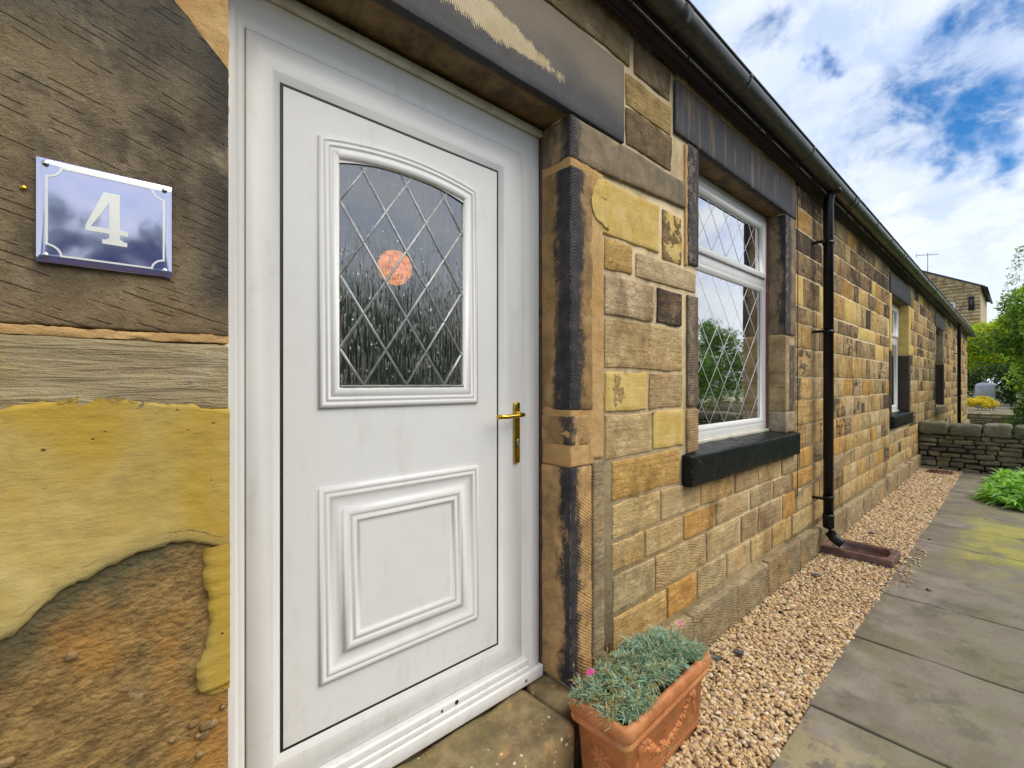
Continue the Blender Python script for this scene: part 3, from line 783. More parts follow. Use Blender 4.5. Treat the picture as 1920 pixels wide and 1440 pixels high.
# pale pebbles showing in the mortar at the foot of the tongue
pb = []
for (px, py, s_) in ((362, 1352, .010), (385, 1356, .013), (398, 1352, .010), (382, 1372, .011), (372, 1410, .009), (322, 1382, .008), (12, 1425, .012), (135, 1225, .010), (417, 1320, .006), (369, 1375, .006)):
    cx, cz = XW(px), ZW(px, py)
    p_ = rock((cx-s_, -.017, cz-s_*.8), (cx+s_, -.004, cz+s_*.8), s_*.7, .01, .004, 60, int(px))
    obj('pebble', (p_[0], p_[1], random.choice([(.36,.26,.14), (.34,.22,.11), (.28,.22,.14)]), (0, 0, 0)), M['stone'], wall, smooth=True)

# --- door surround, right
def jamb(name, x0, x1, z0, z1, tint, soot, half, y0=-.010, y1=.172, arris=None, seed=1, seg=.016):
    p_ = rock((x0, y0, z0), (x1, y1, z1), .006, seg, .004, 13, seed, 90, .0015)
    return obj(name, (p_[0], p_[1], tint, ((x0 if arris is None else arris), soot, half)), M['jamb'], wall, smooth=True)
JX = DOOR[1]
# long head block under the lintel
p_ = rock((JX, -.012, 2.475), (2.42, .172, 2.655), .008, .02, .004, 12, 44, 60, .003)
V = p_[0]; V[:, 2] = 2.655-(2.655-V[:, 2])*(1-.22*np.clip((V[:, 0]-1.6)/.8, 0, 1))
obj('head_block', (V, p_[1], (.24,.185,.11), (JX, .95, .055)), M['jamb'], wall, smooth=True)
jamb('jamb_stone', JX, 1.585, 1.42, 2.445, (.38,.235,.085), 1, .088, seed=2)
jamb('jamb_stone', JX, 1.56, 1.27, 1.395, (.46,.29,.12), .9, .055, seed=5)
jamb('jamb_stone', JX, 1.58, .26, 1.175, (.54,.34,.14), 1, .062, seed=8)
p_ = rock((1.588, -.014, .26), (1.665, .03, 1.19), .008, .02, .005, 20, 7, 60, .003)
obj('dressed_strip', (p_[0], p_[1], (.36,.30,.205), (.05, 0, 0)), M['stone'], wall, smooth=True)
obj('mortar_strip', rock((1.564, -.008, 1.20), (1.665, .02, 2.47), .006, .015, .004, 25, 3, 90, .003), M['orange_mortar'], wall, smooth=True)
obj('mortar_patch', rock((JX+.001, -.007, 1.18), (1.60, .168, 1.43), .006, .015, .005, 25, 3, 40, .003), M['orange_mortar'], wall, smooth=True)
obj('mortar_patch', rock((JX+.0015, -.0065, 2.43), (1.62, .168, 2.49), .006, .015, .005, 25, 4, 40, .003), M['orange_mortar'], wall, smooth=True)

# --- lintels
def lintel(x0, x1, z0, z1, patch, streak, y1=.30, seed=1):
    p_ = rock((x0, -.014, z0), (x1, y1, z1), .007, .03 if x1 < 5 else .1, .004, 8, seed, 70, .002)
    return obj('lintel', (p_[0], p_[1], (.05,.05,.055), (patch, streak, 0 if patch else .34)), M['lintel'], wall, smooth=True)
lintel(-.6, 1.82, DOOR[3]+.018, 3.035, 1, .1, .36)
lintel(2.30, 4.30, WIN[0][3], 3.185, 0, 1, .36, 3)
for w_ in WIN[1:]: lintel(w_[0]-.14, w_[1]+.16, w_[3], w_[3]+.29, 0, .25, .30, 6)
stones_top = [(2.32, 2.95), (2.96, 3.6), (3.61, 4.28)]
for a, b_ in stones_top:
    p_ = rock((a, -.008, 3.195), (b_, .05, ZTOP-.004), .006, .05, .005, 14, 3, 20, .003, True)
    obj('stone', (p_[0], p_[1], (.34,.25,.14), (.3, 0, .5)), M['stone'], wall, smooth=True)

# --- window surrounds
x0, x1, z0, z1 = WIN[0]
jamb('window_jamb_stone', 2.445, x0, 2.21, z1-.008, (.24,.17,.09), .95, .075, y1=.135, arris=x0-.035, seed=21)
jamb('window_jamb_stone', 2.445, x0, 1.40, 2.035, (.25,.18,.115), .35, .07, y1=.135, arris=x0-.06, seed=22)
jamb('window_jamb_stone', 2.44, x0, 1.14, 1.385, (.44,.29,.13), 0, .03, y1=.135, arris=x0, seed=23)
obj('mortar_strip', rock((2.42, -.006, 2.20), (2.446, .02, 2.88), .005, .02, .004, 25, 3, 50, .003), M['orange_mortar'], wall, smooth=True)
jamb('window_jamb_stone', x1, 4.285, 1.93, z1-.008, (.26,.19,.12), 1, .055, y1=.135, arris=x1+.07, seed=24)
p_ = rock((x1, -.008, 1.31), (4.14, .135, 1.922), .008, .03, .003, 9, 3, 40, .003)
obj('window_jamb_stone', (p_[0], p_[1], (.47,.37,.22), (0, 0, 0)), M['stone'], wall, smooth=True)
jamb('window_jamb_stone', 4.144, 4.285, 1.31, 1.85, (.30,.225,.14), .7, .05, y0=-.009, y1=.10, arris=4.20, seed=25)
p_ = rock((x1, -.007, 1.14), (4.285, .135, 1.305), .010, .03, .006, 12, 3, 40, .003)
obj('window_jamb_stone', (p_[0], p_[1], (.40,.34,.26), (.12, 0, 0)), M['stone'], wall, smooth=True)
for wi, w_ in enumerate(WIN[1:]):
    x0, x1, z0, z1 = w_
    for (a, b_) in ((x0-.15, x0), (x1, x1+.17)):
        ylw = 1.0 if (wi == 0) else 0
        p_ = rock((a, -.009, 2.02), (b_, .135, z1-.006), .006, .06, .004, 9, 3, 20, .002)
        obj('window_jamb_stone', (p_[0], p_[1], (.46,.36,.2) if wi == 0 else (.40,.35,.26), (.05, ylw, 0)), M['stone'], wall, smooth=True)
        p_ = rock((a, -.009, z0), (b_, .135, 2.01), .006, .06, .004, 9, 3, 20, .002)
        obj('window_jamb_stone', (p_[0], p_[1], (.075,.06,.055), (.85, 0, 1)), M['stone'], wall, smooth=True)
# ------------------------------------------------------------------ door
def rings(loops):
    "loops: (x0,x1,z0,z1,y) rectangles joined one to the next"
    V = []; Fq = []
    for (a, b_, c, d, y) in loops: V += [(a, y, c), (b_, y, c), (b_, y, d), (a, y, d)]
    for i in range(len(loops)-1):
        for t in range(4):
            u = (t+1) % 4
            Fq.append((i*4+t, i*4+u, (i+1)*4+u, (i+1)*4+t))
    return np.array(V, float), np.array(Fq)
def inset(r, s, y): return (r[0]+s, r[1]-s, r[2]+s, r[3]-s, y)
OUT = (DOOR[0]+.004, DOOR[1]-.006, .245, 2.640)
LEAF = (.285, 1.336, .353, 2.522)
PAN = (.384, 1.203, .457, 2.4065)
frame = obj('door_frame', rings([inset(OUT, 0, .24), inset(OUT, 0, .172), inset(OUT, .004, .169),
        (OUT[0]+.040, OUT[1]-.040, OUT[2]+.05, OUT[3]-.045, .169), (OUT[0]+.046, OUT[1]-.046, OUT[2]+.055, OUT[3]-.052, .174),
        inset(LEAF, -.012, .176), inset(LEAF, -.004, .1795), inset(LEAF, .001, .1815)]), M['upvc'], cot)
obj('head_trim', [rock((.215, .146, 2.618), (1.436, .168, 2.648), .006, .1, .001, 9, 2)], M['cream'], frame)
obj('sealant', [rock((1.4335, .158, .25), (1.4415, .172, 2.63), .003, .02, .002, 40, 2, 90), rock((.5, .150, .236), (1.44, .170, .2465), .003, .02, .003, 40, 5, 50)], M['red_sealant'], frame)
# stepped threshold below the leaf
thr = obj('threshold', [rock((.225, .156, .322), (1.352, .176, .3465), .003, .1, 0), rock((.225, .148, .300), (1.352, .165, .3205), .003, .1, 0),
        rock((.2175, .140, .2475), (1.430, .166, .2985), .005, .1, 0)], M['upvc'], frame)
obj('drain_slot', [disc((.98, .334), .008, .1545, .157), disc((.915, .331), .005, .1545, .157)], M['gasket'], thr)
obj('rust_mark', [disc((1.325, .272), .007, .1385, .141, 9)], flat_mat('rust', (.24, .10, .05), .8), thr)
door = obj('door', rings([inset(LEAF, .002, .22), inset(LEAF, .002, .1785), inset(LEAF, .007, .175), inset(PAN, -.030, .175), inset(PAN, -.026, .1765), inset(PAN, -.002, .1915)]), M['upvc'], cot)
tag(door, 'white panelled door with an arched leaded light')
obj('gasket', [rings([inset(LEAF, -.0005, .181), inset(LEAF, .0022, .181)]), rings([inset(PAN, -.007, .1868), inset(PAN, .0015, .1858)]), rings([inset(PAN, -.002, .192), inset(PAN, .001, .1845)])], M['gasket'], door)
# flat panel with a hole for the light
GX0, GX1, GZ0, GZS, RISE = .548, 1.035, 1.518, 2.233, .036
def arch(x): return GZS + RISE*(1-((x-(GX0+GX1)/2)/((GX1-GX0)/2))**2)
PY = .186
V = []; Fq = []
def quad(x0, x1, za0, za1, zb0, zb1, y=PY):
    b_ = len(V); V.extend([(x0, y, za0), (x1, y, za1), (x1, y, zb1), (x0, y, zb0)]); Fq.append((b_, b_+1, b_+2, b_+3))
quad(PAN[0], GX0, PAN[2], PAN[2], PAN[3], PAN[3]); quad(GX1, PAN[1], PAN[2], PAN[2], PAN[3], PAN[3]); quad(GX0, GX1, PAN[2], PAN[2], GZ0, GZ0)
NA = 16; ax_ = np.linspace(GX0, GX1, NA+1)
for i in range(NA): quad(ax_[i], ax_[i+1], arch(ax_[i]), arch(ax_[i+1]), PAN[3], PAN[3])
obj('door_panel', (np.array(V), np.array(Fq)), M['upvc'], door)
V = []; Fq = []
for i in range(NA): quad(ax_[i], ax_[i+1], GZ0, GZ0, arch(ax_[i]), arch(ax_[i+1]), .1925)
obj('pane', (np.array(V), np.array(Fq)), M['rain_glass'], door)
# moulding round the light
MW = .063
def archo(x, o):
    c = (GX0+GX1)/2; return GZS + o + RISE*1.0*(1-((x-c)/((GX1-GX0)/2+o))**2)
path = [(GX0-MW, GZ0-MW), (GX1+MW, GZ0-MW)] + [(x, archo(x, MW)) for x in np.linspace(GX1+MW, GX0-MW, 21)]
prof = [(0, .187), (0, .1785), (.008, .1755), (.013, .1755), (.0145, .1775), (.021, .1775), (.0225, .1755), (.029, .1755), (.031, .1785), (.036, .179), (.038, .1765), (.058, .177), (.064, .183), (.064, .194)]
obj('light_moulding', sweep(path, prof), M['upvc'], door)
PB = (.487, 1.100, .600, 1.207)
prof2 = [(0, .187), (0, .1785), (.008, .1755), (.013, .1755), (.0145, .1775), (.021, .1775), (.0225, .1755), (.029, .1755), (.034, .181), (.046, .1842), (.074, .1844), (.0745, .179), (.088, .1755), (.096, .1755), (.0975, .178), (.106, .178), (.1075, .1760), (.118, .1760), (.1195, .1798), (.134, .180)]
rp = sweep(rect(*PB), prof2)
V = list(map(tuple, rp[0])); Fq = [tuple(f) for f in rp[1]]
q = inset(PB, .134, .180); b_ = len(V); V += [(q[0], .180, q[2]), (q[1], .180, q[2]), (q[1], .180, q[3]), (q[0], .180, q[3])]; Fq.append((b_, b_+1, b_+2, b_+3))
obj('raised_panel', (np.array(V), np.array(Fq)), M['upvc'], door)
# grubby sealant along the bottom of the light
obj('glazing_seal', [rock((GX0+.004, .178, GZ0+.0005), (GX1-.004, .190, GZ0+.0085), .003, .012, .002, 60, 1, 50)], flat_mat('grey_seal', (.25, .25, .23), .7), door)
# lead came
def came(inside, lines, y, wd, name, material, parent, th=.003):
    out = []
    for (p0, p1) in lines:
        p0 = Vector(p0); p1 = Vector(p1); ts = [i/300 for i in range(301)]
        ok = [t for t in ts if inside(*(p0.lerp(p1, t)))]
        if len(ok) < 3: continue
        a = p0.lerp(p1, ok[0]); b_ = p0.lerp(p1, ok[-1]); d = (b_-a).normalized(); nn_ = Vector((-d.y, d.x))*wd/2
        V = []
        for (p, s_) in ((a, 1), (a, -1), (b_, -1), (b_, 1)): V.append((p.x+nn_.x*s_, y, p.y+nn_.y*s_))
        for (p, s_) in ((a, .35), (a, -.35), (b_, -.35), (b_, .35)): V.append((p.x+nn_.x*s_, y-th, p.y+nn_.y*s_))
        Fq = [(4, 5, 6, 7), (0, 1, 5, 4), (1, 2, 6, 5), (2, 3, 7, 6), (3, 0, 4, 7)]
        out.append((np.array(V), np.array(Fq)))
    for o_ in out: obj(name, [o_], material, parent)
ins = lambda x, z: GX0+.001 < x < GX1-.001 and GZ0+.008 < z < arch(x)-.001
sl = 1.5; ls = []
for k in range(-6, 9):
    xb = .632+.1575*k
    ls.append(((xb, GZ0+.008), (xb+1, GZ0+.008+sl))); ls.append(((xb, GZ0+.008), (xb-1, GZ0+.008+sl)))
came(ins, ls, .1915, .0088, 'lead_came', M['lead'], door, .0035)
# handle
hd = obj('handle', [rock((1.282, .1635, 1.194), (1.314, .175, 1.452), .005, .02, 0), disc((1.300, 1.402), .011, .150, .165),
                    tube([(1.300, .166, 1.402), (1.300, .130, 1.402), (1.292, .121, 1.402), (1.26, .119, 1.400), (1.20, .121, 1.397), (1.155, .124, 1.399)], [.008, .008, .0095, .009, .0085, .0095], 12)], M['brass'], door, smooth=True)
obj('lock_cylinder', [disc((1.300, 1.288), .0085, .159, .1645), rock((1.2955, .158, 1.262), (1.3045, .1645, 1.285), .003, .01, 0)], M['steel'], hd)

# dim hallway behind the door, and the room behind the big window (open boxes seen from inside)
def room(x0, x1, y0, y1, z0, z1, name, parent):
    V, Fq = box((x0, y0, z0), (x1, y1, z1)); keep = [0, 1, 3, 4, 5]
    obj(name, (V, Fq[keep][:, ::-1]), M['interior'], parent)
room(-.15, 1.75, .46, 3.6, .2, 2.75, 'hallway', cot)
room(1.80, 6.4, .455, 4.2, .3, 2.95, 'front_room', cot)
room(8.0, 11.5, .46, 3.2, .3, 2.95, 'back_room', cot); room(13.2, 16.4, .46, 3.2, .3, 2.95, 'end_room', cot)

# orange ball seen through the door glass; its glow is added so it shows
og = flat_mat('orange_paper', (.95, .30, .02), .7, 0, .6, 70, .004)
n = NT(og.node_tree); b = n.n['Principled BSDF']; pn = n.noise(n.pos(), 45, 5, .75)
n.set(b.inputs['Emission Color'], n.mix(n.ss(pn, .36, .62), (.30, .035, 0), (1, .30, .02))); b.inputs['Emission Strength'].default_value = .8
V = []; Fq = []
R0 = .062; cx, cy, cz = .775, .250, 1.950
for i in range(13):
    for j in range(24):
        a = math.pi*i/12; p = 2*math.pi*j/24; rr = R0*(1+.05*math.cos(12*p)*math.sin(a))
        V.append((rr*math.sin(a)*math.cos(p), rr*math.sin(a)*math.sin(p)*.8, rr*math.cos(a)))
for i in range(12):
    for j in range(24): Fq.append((i*24+j, (i+1)*24+j, (i+1)*24+(j+1) % 24, i*24+(j+1) % 24))
orn = tag(empty('orange_ball', (cx, cy, cz)), 'round orange ball with an added glow behind the leaded glass of the door', 'ornament')
obj('ball_shell', (np.array(V)+np.array([cx, cy, cz]), np.array(Fq)), og, orn, smooth=True)
obj('cord', tube([(cx, cy, cz+R0*.98), (cx, cy, 2.30)], .001, 6), M['cable'], orn)

# ------------------------------------------------------------------ windows
def window(w_, main=True, blocked=False):
    x0, x1, z0, z1 = w_
    O = (x0+.001, x1-.001, z0+.028, z1-.004); fy = .137
    h = z1-z0
    tz0, tz1 = (2.315, 2.40) if main else (z0+h*.64, z0+h*.70)
    W = obj('window', [rings([inset(O, 0, .21), inset(O, 0, fy), inset(O, .003, fy-.002), inset(O, .050, fy-.002), inset(O, .058, fy+.010)]),
                       rock((O[0]+.05, fy-.002, tz0), (O[1]-.05, .20, tz1), .004, .5, 0)], M['upvc'], cot)
    top = (O[0]+.052, O[1]-.052, tz1-.018, O[3]-.052)
    obj('top_sash', rings([inset(top, 0, fy+.02), inset(top, 0, fy-.016), inset(top, .004, fy-.019), inset(top, .040, fy-.019), inset(top, .062, fy+.012), inset(top, .062, fy+.03)]), M['upvc'], W)
    low = (O[0]+.052, O[1]-.052, O[2]+.050, tz0+.002)
    obj('glazing_bead', rings([inset(low, 0, fy-.001), inset(low, .006, fy-.004), inset(low, .014, fy-.004), inset(low, .040, fy+.016), inset(low, .040, fy+.03)]), M['upvc'], W)
    obj('gasket', [rings([inset(top, -.003, fy-.0028), inset(top, .001, fy-.0028)]), rings([inset(top, .060, fy+.0105), inset(top, .064, fy+.0135)]), rings([inset(low, .038, fy+.0150), inset(low, .042, fy+.018)])], M['gasket'], W)
    for (r_, nm) in ((inset(top, .060, fy+.016), 'top'), (inset(low, .038, fy+.020), 'low')):
        obj('pane', (np.array([(r_[0], r_[4], r_[2]), (r_[1], r_[4], r_[2]), (r_[1], r_[4], r_[3]), (r_[0], r_[4], r_[3])]), np.array([[0, 1, 2, 3]])), M['glass'], W)
        if main:
            g = lambda x, z, r_=r_: r_[0]+.003 < x < r_[1]-.003 and r_[2]+.003 < z < r_[3]-.003
            ls = []
            for k in range(-14, 26):
                xb = r_[0]-.06+.232*k
                ls.append(((xb, r_[2]), (xb+1.2, r_[2]+1.2*1.15))); ls.append(((xb, r_[2]), (xb-1.2, r_[2]+1.2*1.15)))
            came(g, ls, r_[4]-.0004, .0065, 'lead_strip', M['white_lead'], W, .0015)
    obj('sub_sill', [rock((x0+.001, .112, z0+.002), (x1-.001, .20, z0+.027), .004, .3, 0)], M['cream'], W)
    # plastered inner reveals
    rv = [box((x1-.032, .205, z0), (x1-.0012, .64, z1)), box((x0+.0012, .205, z0), (x0+.03, .64, z1)), box((x0+.0301, .205, z1-.03), (x1-.0321, .64, z1-.004)), box((x0+.0301, .205, z0), (x1-.0321, .70, z0+.035))]
    obj('inner_reveal', rv, M['plaster'], W)
    return W
W1 = window(WIN[0]); window(WIN[1], False); window(WIN[2], False)
# red-brown sealant showing along the frame edge
obj('sealant', [rock((4.038, .120, 1.16), (4.0495, .136, 2.88), .003, .02, .003, 45, 3, 90)], flat_mat('red_brown_sealant', (.22, .06, .05), .8, 0, .4, 60, .003), W1, smooth=True)
def sill(x0, x1, z0, z1, seg):
    p_ = rock((x0, -.052, z0), (x1, .135, z1), .008, seg, .006, 12, int(x0*9), 60, .003)
    V = p_[0]; V[:, 2] += np.where(V[:, 2] > (z0+z1)/2, np.clip(V[:, 1]+.05, 0, .2)*.12, 0)
    obj('window_sill', (V, p_[1]), M['sill'], cot, smooth=True)
sill(2.395, 4.26, .955, 1.128, .03)
sill(WIN[1][0]-.10, WIN[1][1]+.12, .885, 1.055, .1)
p_ = rock((WIN[2][0]-.12, -.05, .86), (WIN[2][1]+.12, .135, 1.02), .008, .2, .004, 12, 3)
obj('window_sill', (p_[0], p_[1], (.30,.26,.18), (.1, 0, 0)), M['stone'], cot)
# things standing on the inside window board
pt = tag(empty('plant_pot', (3.42, .34, 1.176)), 'small green pot on the inside ledge of the large window', 'plant pot')
obj('pot_body', tube([(3.42, .34, 1.176), (3.42, .34, 1.19), (3.42, .34, 1.275), (3.42, .34, 1.29)], [.036, .040, .052, .050], 14), flat_mat('green_glaze', (.02, .16, .08), .25), pt, smooth=True)
jr = tag(empty('white_canister', (3.62, .36, 1.176)), 'small white canister beside the green pot inside the large window', 'canister')
obj('canister_body', tube([(3.62, .36, 1.176), (3.62, .36, 1.26)], .045, 14), flat_mat('white_enamel', (.7, .7, .68), .3), jr, smooth=True)
obj('lid', tube([(3.62, .36, 1.261), (3.62, .36, 1.27), (3.62, .36, 1.278)], [.047, .047, .015], 14), flat_mat('grey_lid', (.4, .42, .42), .3), jr, smooth=True)

# ------------------------------------------------------------------ eaves, gutter, downpipes, cables
eav = obj('soffit', [box((-3, -.085, ZTOP-.004), (XEND+.35, .20, ZTOP+.014))], M['fascia'], cot)
obj('fascia', [box((-3, -.105, ZTOP-.022), (XEND+.35, -.0852, ZTOP+.11))], M['fascia'], cot)
def lipz(x): return ZTOP+.066 - .03*min(1, max(0, (x-1.5)/20))
GY, GR = -.152, .064
xs_ = np.linspace(-3, XEND+.4, 90); V = []; Fq = []
K = 14
for x in xs_:
    lz = lipz(x)
    for (rr) in (GR, GR-.004):
        for k in range(K+1):
            a = math.pi + math.pi*k/K
            V.append((x, GY+rr*math.cos(a), lz+rr*math.sin(a)))
R2 = 2*(K+1)
for i in range(len(xs_)-1):
    for k in range(K):
        Fq.append((i*R2+k, i*R2+k+1, (i+1)*R2+k+1, (i+1)*R2+k))
        Fq.append((i*R2+K+1+k, (i+1)*R2+K+1+k, (i+1)*R2+K+2+k, i*R2+K+2+k))
    Fq.append((i*R2, (i+1)*R2, (i+1)*R2+K+1, i*R2+K+1)); Fq.append((i*R2+K, i*R2+2*K+1, (i+1)*R2+2*K+1, (i+1)*R2+K))
gut = obj('gutter', (np.array(V), np.array(Fq)), M['gutter'], cot, smooth=True)
def band(x, wd, rr, name, lip=True):
    V = []; Fq = []; lz = lipz(x)
    for xx, r0 in ((x-wd/2, GR), (x-wd/2, rr), (x+wd/2, rr), (x+wd/2, GR)):
        for k in range(K+1):
            a = math.pi + math.pi*k/K
            V.append((xx, GY+r0*math.cos(a), lz+r0*math.sin(a)))
    for i in range(3):
        for k in range(K): Fq.append((i*(K+1)+k, i*(K+1)+k+1, (i+1)*(K+1)+k+1, (i+1)*(K+1)+k))
    ps = [(np.array(V), np.array(Fq))]
    if lip:
        ps.append(box((x-wd/2, GY-rr-.003, lz-.004), (x+wd/2, GY-rr+.008, lz+.012)))
        ps.append(box((x-wd/2, GY+rr-.002, lz-.09), (x+wd/2, -.1052, lz+.0)))
    obj(name, ps, M['gutter'], gut, smooth=False)
for x in (.6, 1.55, 2.79, 4.0, 5.45, 6.35, 7.2, 8.3, 9.4, 10.5, 11.7, 12.9, 14.1, 15.4, 16.7, 18., 19.2, 20.5, 21.8): band(x, .022, GR+.004, 'gutter_bracket')
for x in (2.05, 5.35, 8.1, 11.6, 15.2, 18.9): band(x, .07, GR+.003, 'gutter_joint', False)
def pipe(px_, full):
    x = px_; y = -.105; r0 = .040
    top = lipz(x)-.05
    parts = [tube([(x, y-.016, top-.012), (x, y-.012, top-.03), (x, y, top-.09), (x, y, .30)], r0, 18)]
    P = obj('drainpipe', parts, M['black_plastic'], cot, smooth=True)
    if full:
        obj('outlet', [tube([(x, GY, top+.02), (x, GY, top-.03)], .050, 18)], M['black_plastic'], P, smooth=True)
        obj('shoe', [tube([(x, y, .36), (x, y, .315)], .0455, 18), tube([(x, y, .33), (x, y, .24), (x, y-.012, .195), (x, y-.04, .155), (x+.0, y-.085, .125), (x, y-.105, .115)], [.0445, .0445, .044, .043, .042, .045], 18, False),
                     tube([(x, y-.10, .1185), (x, y-.09, .124), (x, y-.05, .15)], [.0445, .038, .034], 18, False)], M['black_plastic'], P, smooth=True)
    for z in ((2.80, 2.0, .51) if full else (2.4, 1.2)):
        obj('pipe_clip', [tube([(x, y, z-.014), (x, y, z+.014)], .0445, 18), rock((x-.105, y+.012, z-.010), (x-.03, y+.022, z+.010), .003, .1, 0), rock((x-.105, y+.01, z-.012), (x-.090, -.004, z+.012), .003, .1, 0),
                          rock((x+.03, y+.012, z-.010), (x+.085, y+.022, z+.010), .003, .1, 0)], M['black_plastic'], P)
pipe(4.850, True); pipe(XW(1796, -.08), False)
def wig(pts, amp=.003, sd=1):
    out = []; rr = random.Random(sd)
    for i in range(len(pts)-1):
        a, b_ = Vector(pts[i]), Vector(pts[i+1]); k = max(2, int((b_-a).length/.06))
        for t in range(k): out.append(a.lerp(b_, t/k)+Vector((rr.uniform(-amp, amp), 0, rr.uniform(-amp, amp))))
    return out+[Vector(pts[-1])]
obj('wall_cable', tube(wig([(4.312, -.016, 3.23), (4.315, -.016, 2.3), (4.305, -.016, 1.5), (4.31, -.016, .62)], .003), .0034, 6), M['cable'], cot)
obj('wall_cable', tube(wig([(4.30, -.018, .60), (4.6, -.020, .655), (4.98, -.020, .665), (5.45, -.020, .70), (6.0, -.020, .78), (6.3, -.02, .79)], .004, 3), .007, 6), M['cable_tan'], cot)
for k in range(3):
    obj('eaves_cable', tube(wig([(.2, -.022-.010*k, ZTOP-.018-.008*k), (1.3, -.02-.010*k, ZTOP-.02-.012*k+.01*(k % 2)), (2.3, -.018-.01*k, ZTOP-.03+.008*k), (3.3, -.02-.01*k, ZTOP-.035+.006*k), (4.6, -.02-.01*k, ZTOP-.02), (7, -.02-.01*k, ZTOP-.015), (12, -.02-.01*k, ZTOP-.015)], .004, k+9), .0035, 6), M['cable'], cot)
rr = random.Random(8); x = 1.2; ps = []
while x < 12:
    L = rr.uniform(.05, .5) if x < 5 else rr.uniform(.05, .25)
    ps.append(box((x, -.1075, ZTOP-.024), (x+L, -.1052, ZTOP-.019+.003*rr.random()))); x += L+rr.uniform(.01, .35 if x > 3.2 else .03)
obj('worn_paint_edge', ps, flat_mat('worn_paint', (.42, .40, .38), .7), cot)
# roof, two slopes of slate courses
sl_mat = flat_mat('slate', (.06, .065, .07), .6, 0, .3, 6, .004)
parts = []
for i in range(18):
    y0 = -.20+i*.21; z0 = ZTOP+.11+i*.105
    V = []
    for xx in (-3.1, XEND+.33): V += [(xx, y0, z0+.012), (xx, y0+.25, z0+.135), (xx, y0+.25, z0+.117), (xx, y0, z0-.002)]
    parts.append((np.array(V), np.array([(0, 1, 5, 4), (3, 7, 6, 2), (0, 4, 7, 3), (1, 2, 6, 5), (0, 3, 2, 1), (4, 5, 6, 7)])))
obj('roof', parts, sl_mat, cot)
y0, z0 = 3.62, ZTOP+.11+18*.105
obj('roof_back', [(np.array([(-3.1, y0, z0), (XEND+.33, y0, z0), (XEND+.33, 7.2, ZTOP+.1), (-3.1, 7.2, ZTOP+.1), (-3.1, y0, z0-.05), (XEND+.33, y0, z0-.05), (XEND+.33, 7.2, ZTOP+.05), (-3.1, 7.2, ZTOP+.05)]),
                   np.array([(0, 1, 2, 3), (7, 6, 5, 4), (0, 4, 5, 1), (3, 2, 6, 7), (1, 5, 6, 2), (0, 3, 7, 4)]))], sl_mat, cot)
V = np.array([(XEND-.4, .2, ZTOP), (XEND-.4, 6.8, ZTOP), (XEND-.4, 3.6, z0-.08), (XEND-.02, .2, ZTOP), (XEND-.02, 6.8, ZTOP), (XEND-.02, 3.6, z0-.08)])
me = bpy.data.meshes.new('gable'); me.from_pydata([tuple(v) for v in V], [], [(0, 1, 2), (3, 5, 4), (0, 2, 5, 3), (1, 4, 5, 2)]); link('gable', me, M['mortar'], cot)

# doorstep
def f_step(n, b):
    P = n.pos(); n1 = n.noise(P, 9, 7, .68); n2 = n.noise(P, 3.3, 4, .6); g = n.noise(P, 200, 3, .7)
    c = n.mix(n.ss(n1, .3, .7), (.12, .085, .042), (.32, .235, .11))
    c = n.mix(n.ss(n2, .50, .66, 0, .5), c, (.19, .18, .06))
    c = n.mix(n.ss(n.noise(P, 13, 4, .6), .60, .68, 0, .8), c, (.42, .22, .07))
    lich = n.ss(n.m('ADD', n.voro(P, 26), n.m('MULTIPLY', n.noise(P, 60, 2, .5), .1)), .22, .18)
    c = n.mix(n.m('MULTIPLY', lich, n.ss(n.noise(P, 8, 3, .5), .52, .6)), c, (.55, .50, .36))
    c = n.mix(n.ss(g, .55, .8, 0, .4), c, (.08, .07, .04))
    n.set(b.inputs['Base Color'], c); b.inputs['Roughness'].default_value = .9
    return n.m('ADD', n1, n.m('MULTIPLY', g, .2)), .012
M['step'] = mat('mossy_step_stone', f_step)
obj('doorstep', [rock((.10, -.135, -.05), (1.33, .166, .238), .03, .025, .010, 9, 4, 70, .006)], M['step'], cot, smooth=True)
obj('doorstep', [rock((1.335, -.045, -.05), (1.50, .166, .240), .02, .025, .008, 9, 6, 30, .004)], M['step'], cot, smooth=True)

# ------------------------------------------------------------------ house number plate
PX0, PX1, PZ0, PZ1 = -.100, .105, 1.530+.2315, 1.530+.429
pl = tag(empty('house_number_plate', ((PX0+PX1)/2, -.013, (PZ0+PZ1)/2)), 'blue and white enamel plate with number 4 screwed to the chiselled stone', 'house number sign')
def enamel(n, b):
    P = n.pos(); n1 = n.noise(P, 14, 3, .5)
    n.set(b.inputs['Base Color'], n.mix(n1, (.09, .08, .42), (.13, .12, .50)))
    b.inputs['Roughness'].default_value = .10; b.inputs['IOR'].default_value = 7.0; b.inputs['Coat Weight'].default_value = 1
    b.inputs['Coat Roughness'].default_value = .04
    return n.noise(P, 9, 2, .5), .0012
M['enamel'] = mat('blue_enamel', enamel)
M['white_enamel'] = flat_mat('white_enamel_print', (.86, .88, .84), .25, 0, .03)
def plate_y(x, z):
    u = (x-PX0)/(PX1-PX0)*2-1; v = (z-PZ0)/(PZ1-PZ0)*2-1
    e = max(abs(u), abs(v))
    return -.0245 - .0062*(1-u*u)*(1-v*v*.9) + .004*max(0, (e-.93)/.07)
NP = 26; V = []; Fq = []
for i in range(NP+1):
    for j in range(NP+1):
        x = PX0+(PX1-PX0)*i/NP; z = PZ0+(PZ1-PZ0)*j/NP
        V.append((x, plate_y(x, z), z))
for i in range(NP):
    for j in range(NP):
        a = i*(NP+1)+j; Fq.append((a, a+NP+1, a+NP+2, a+1))
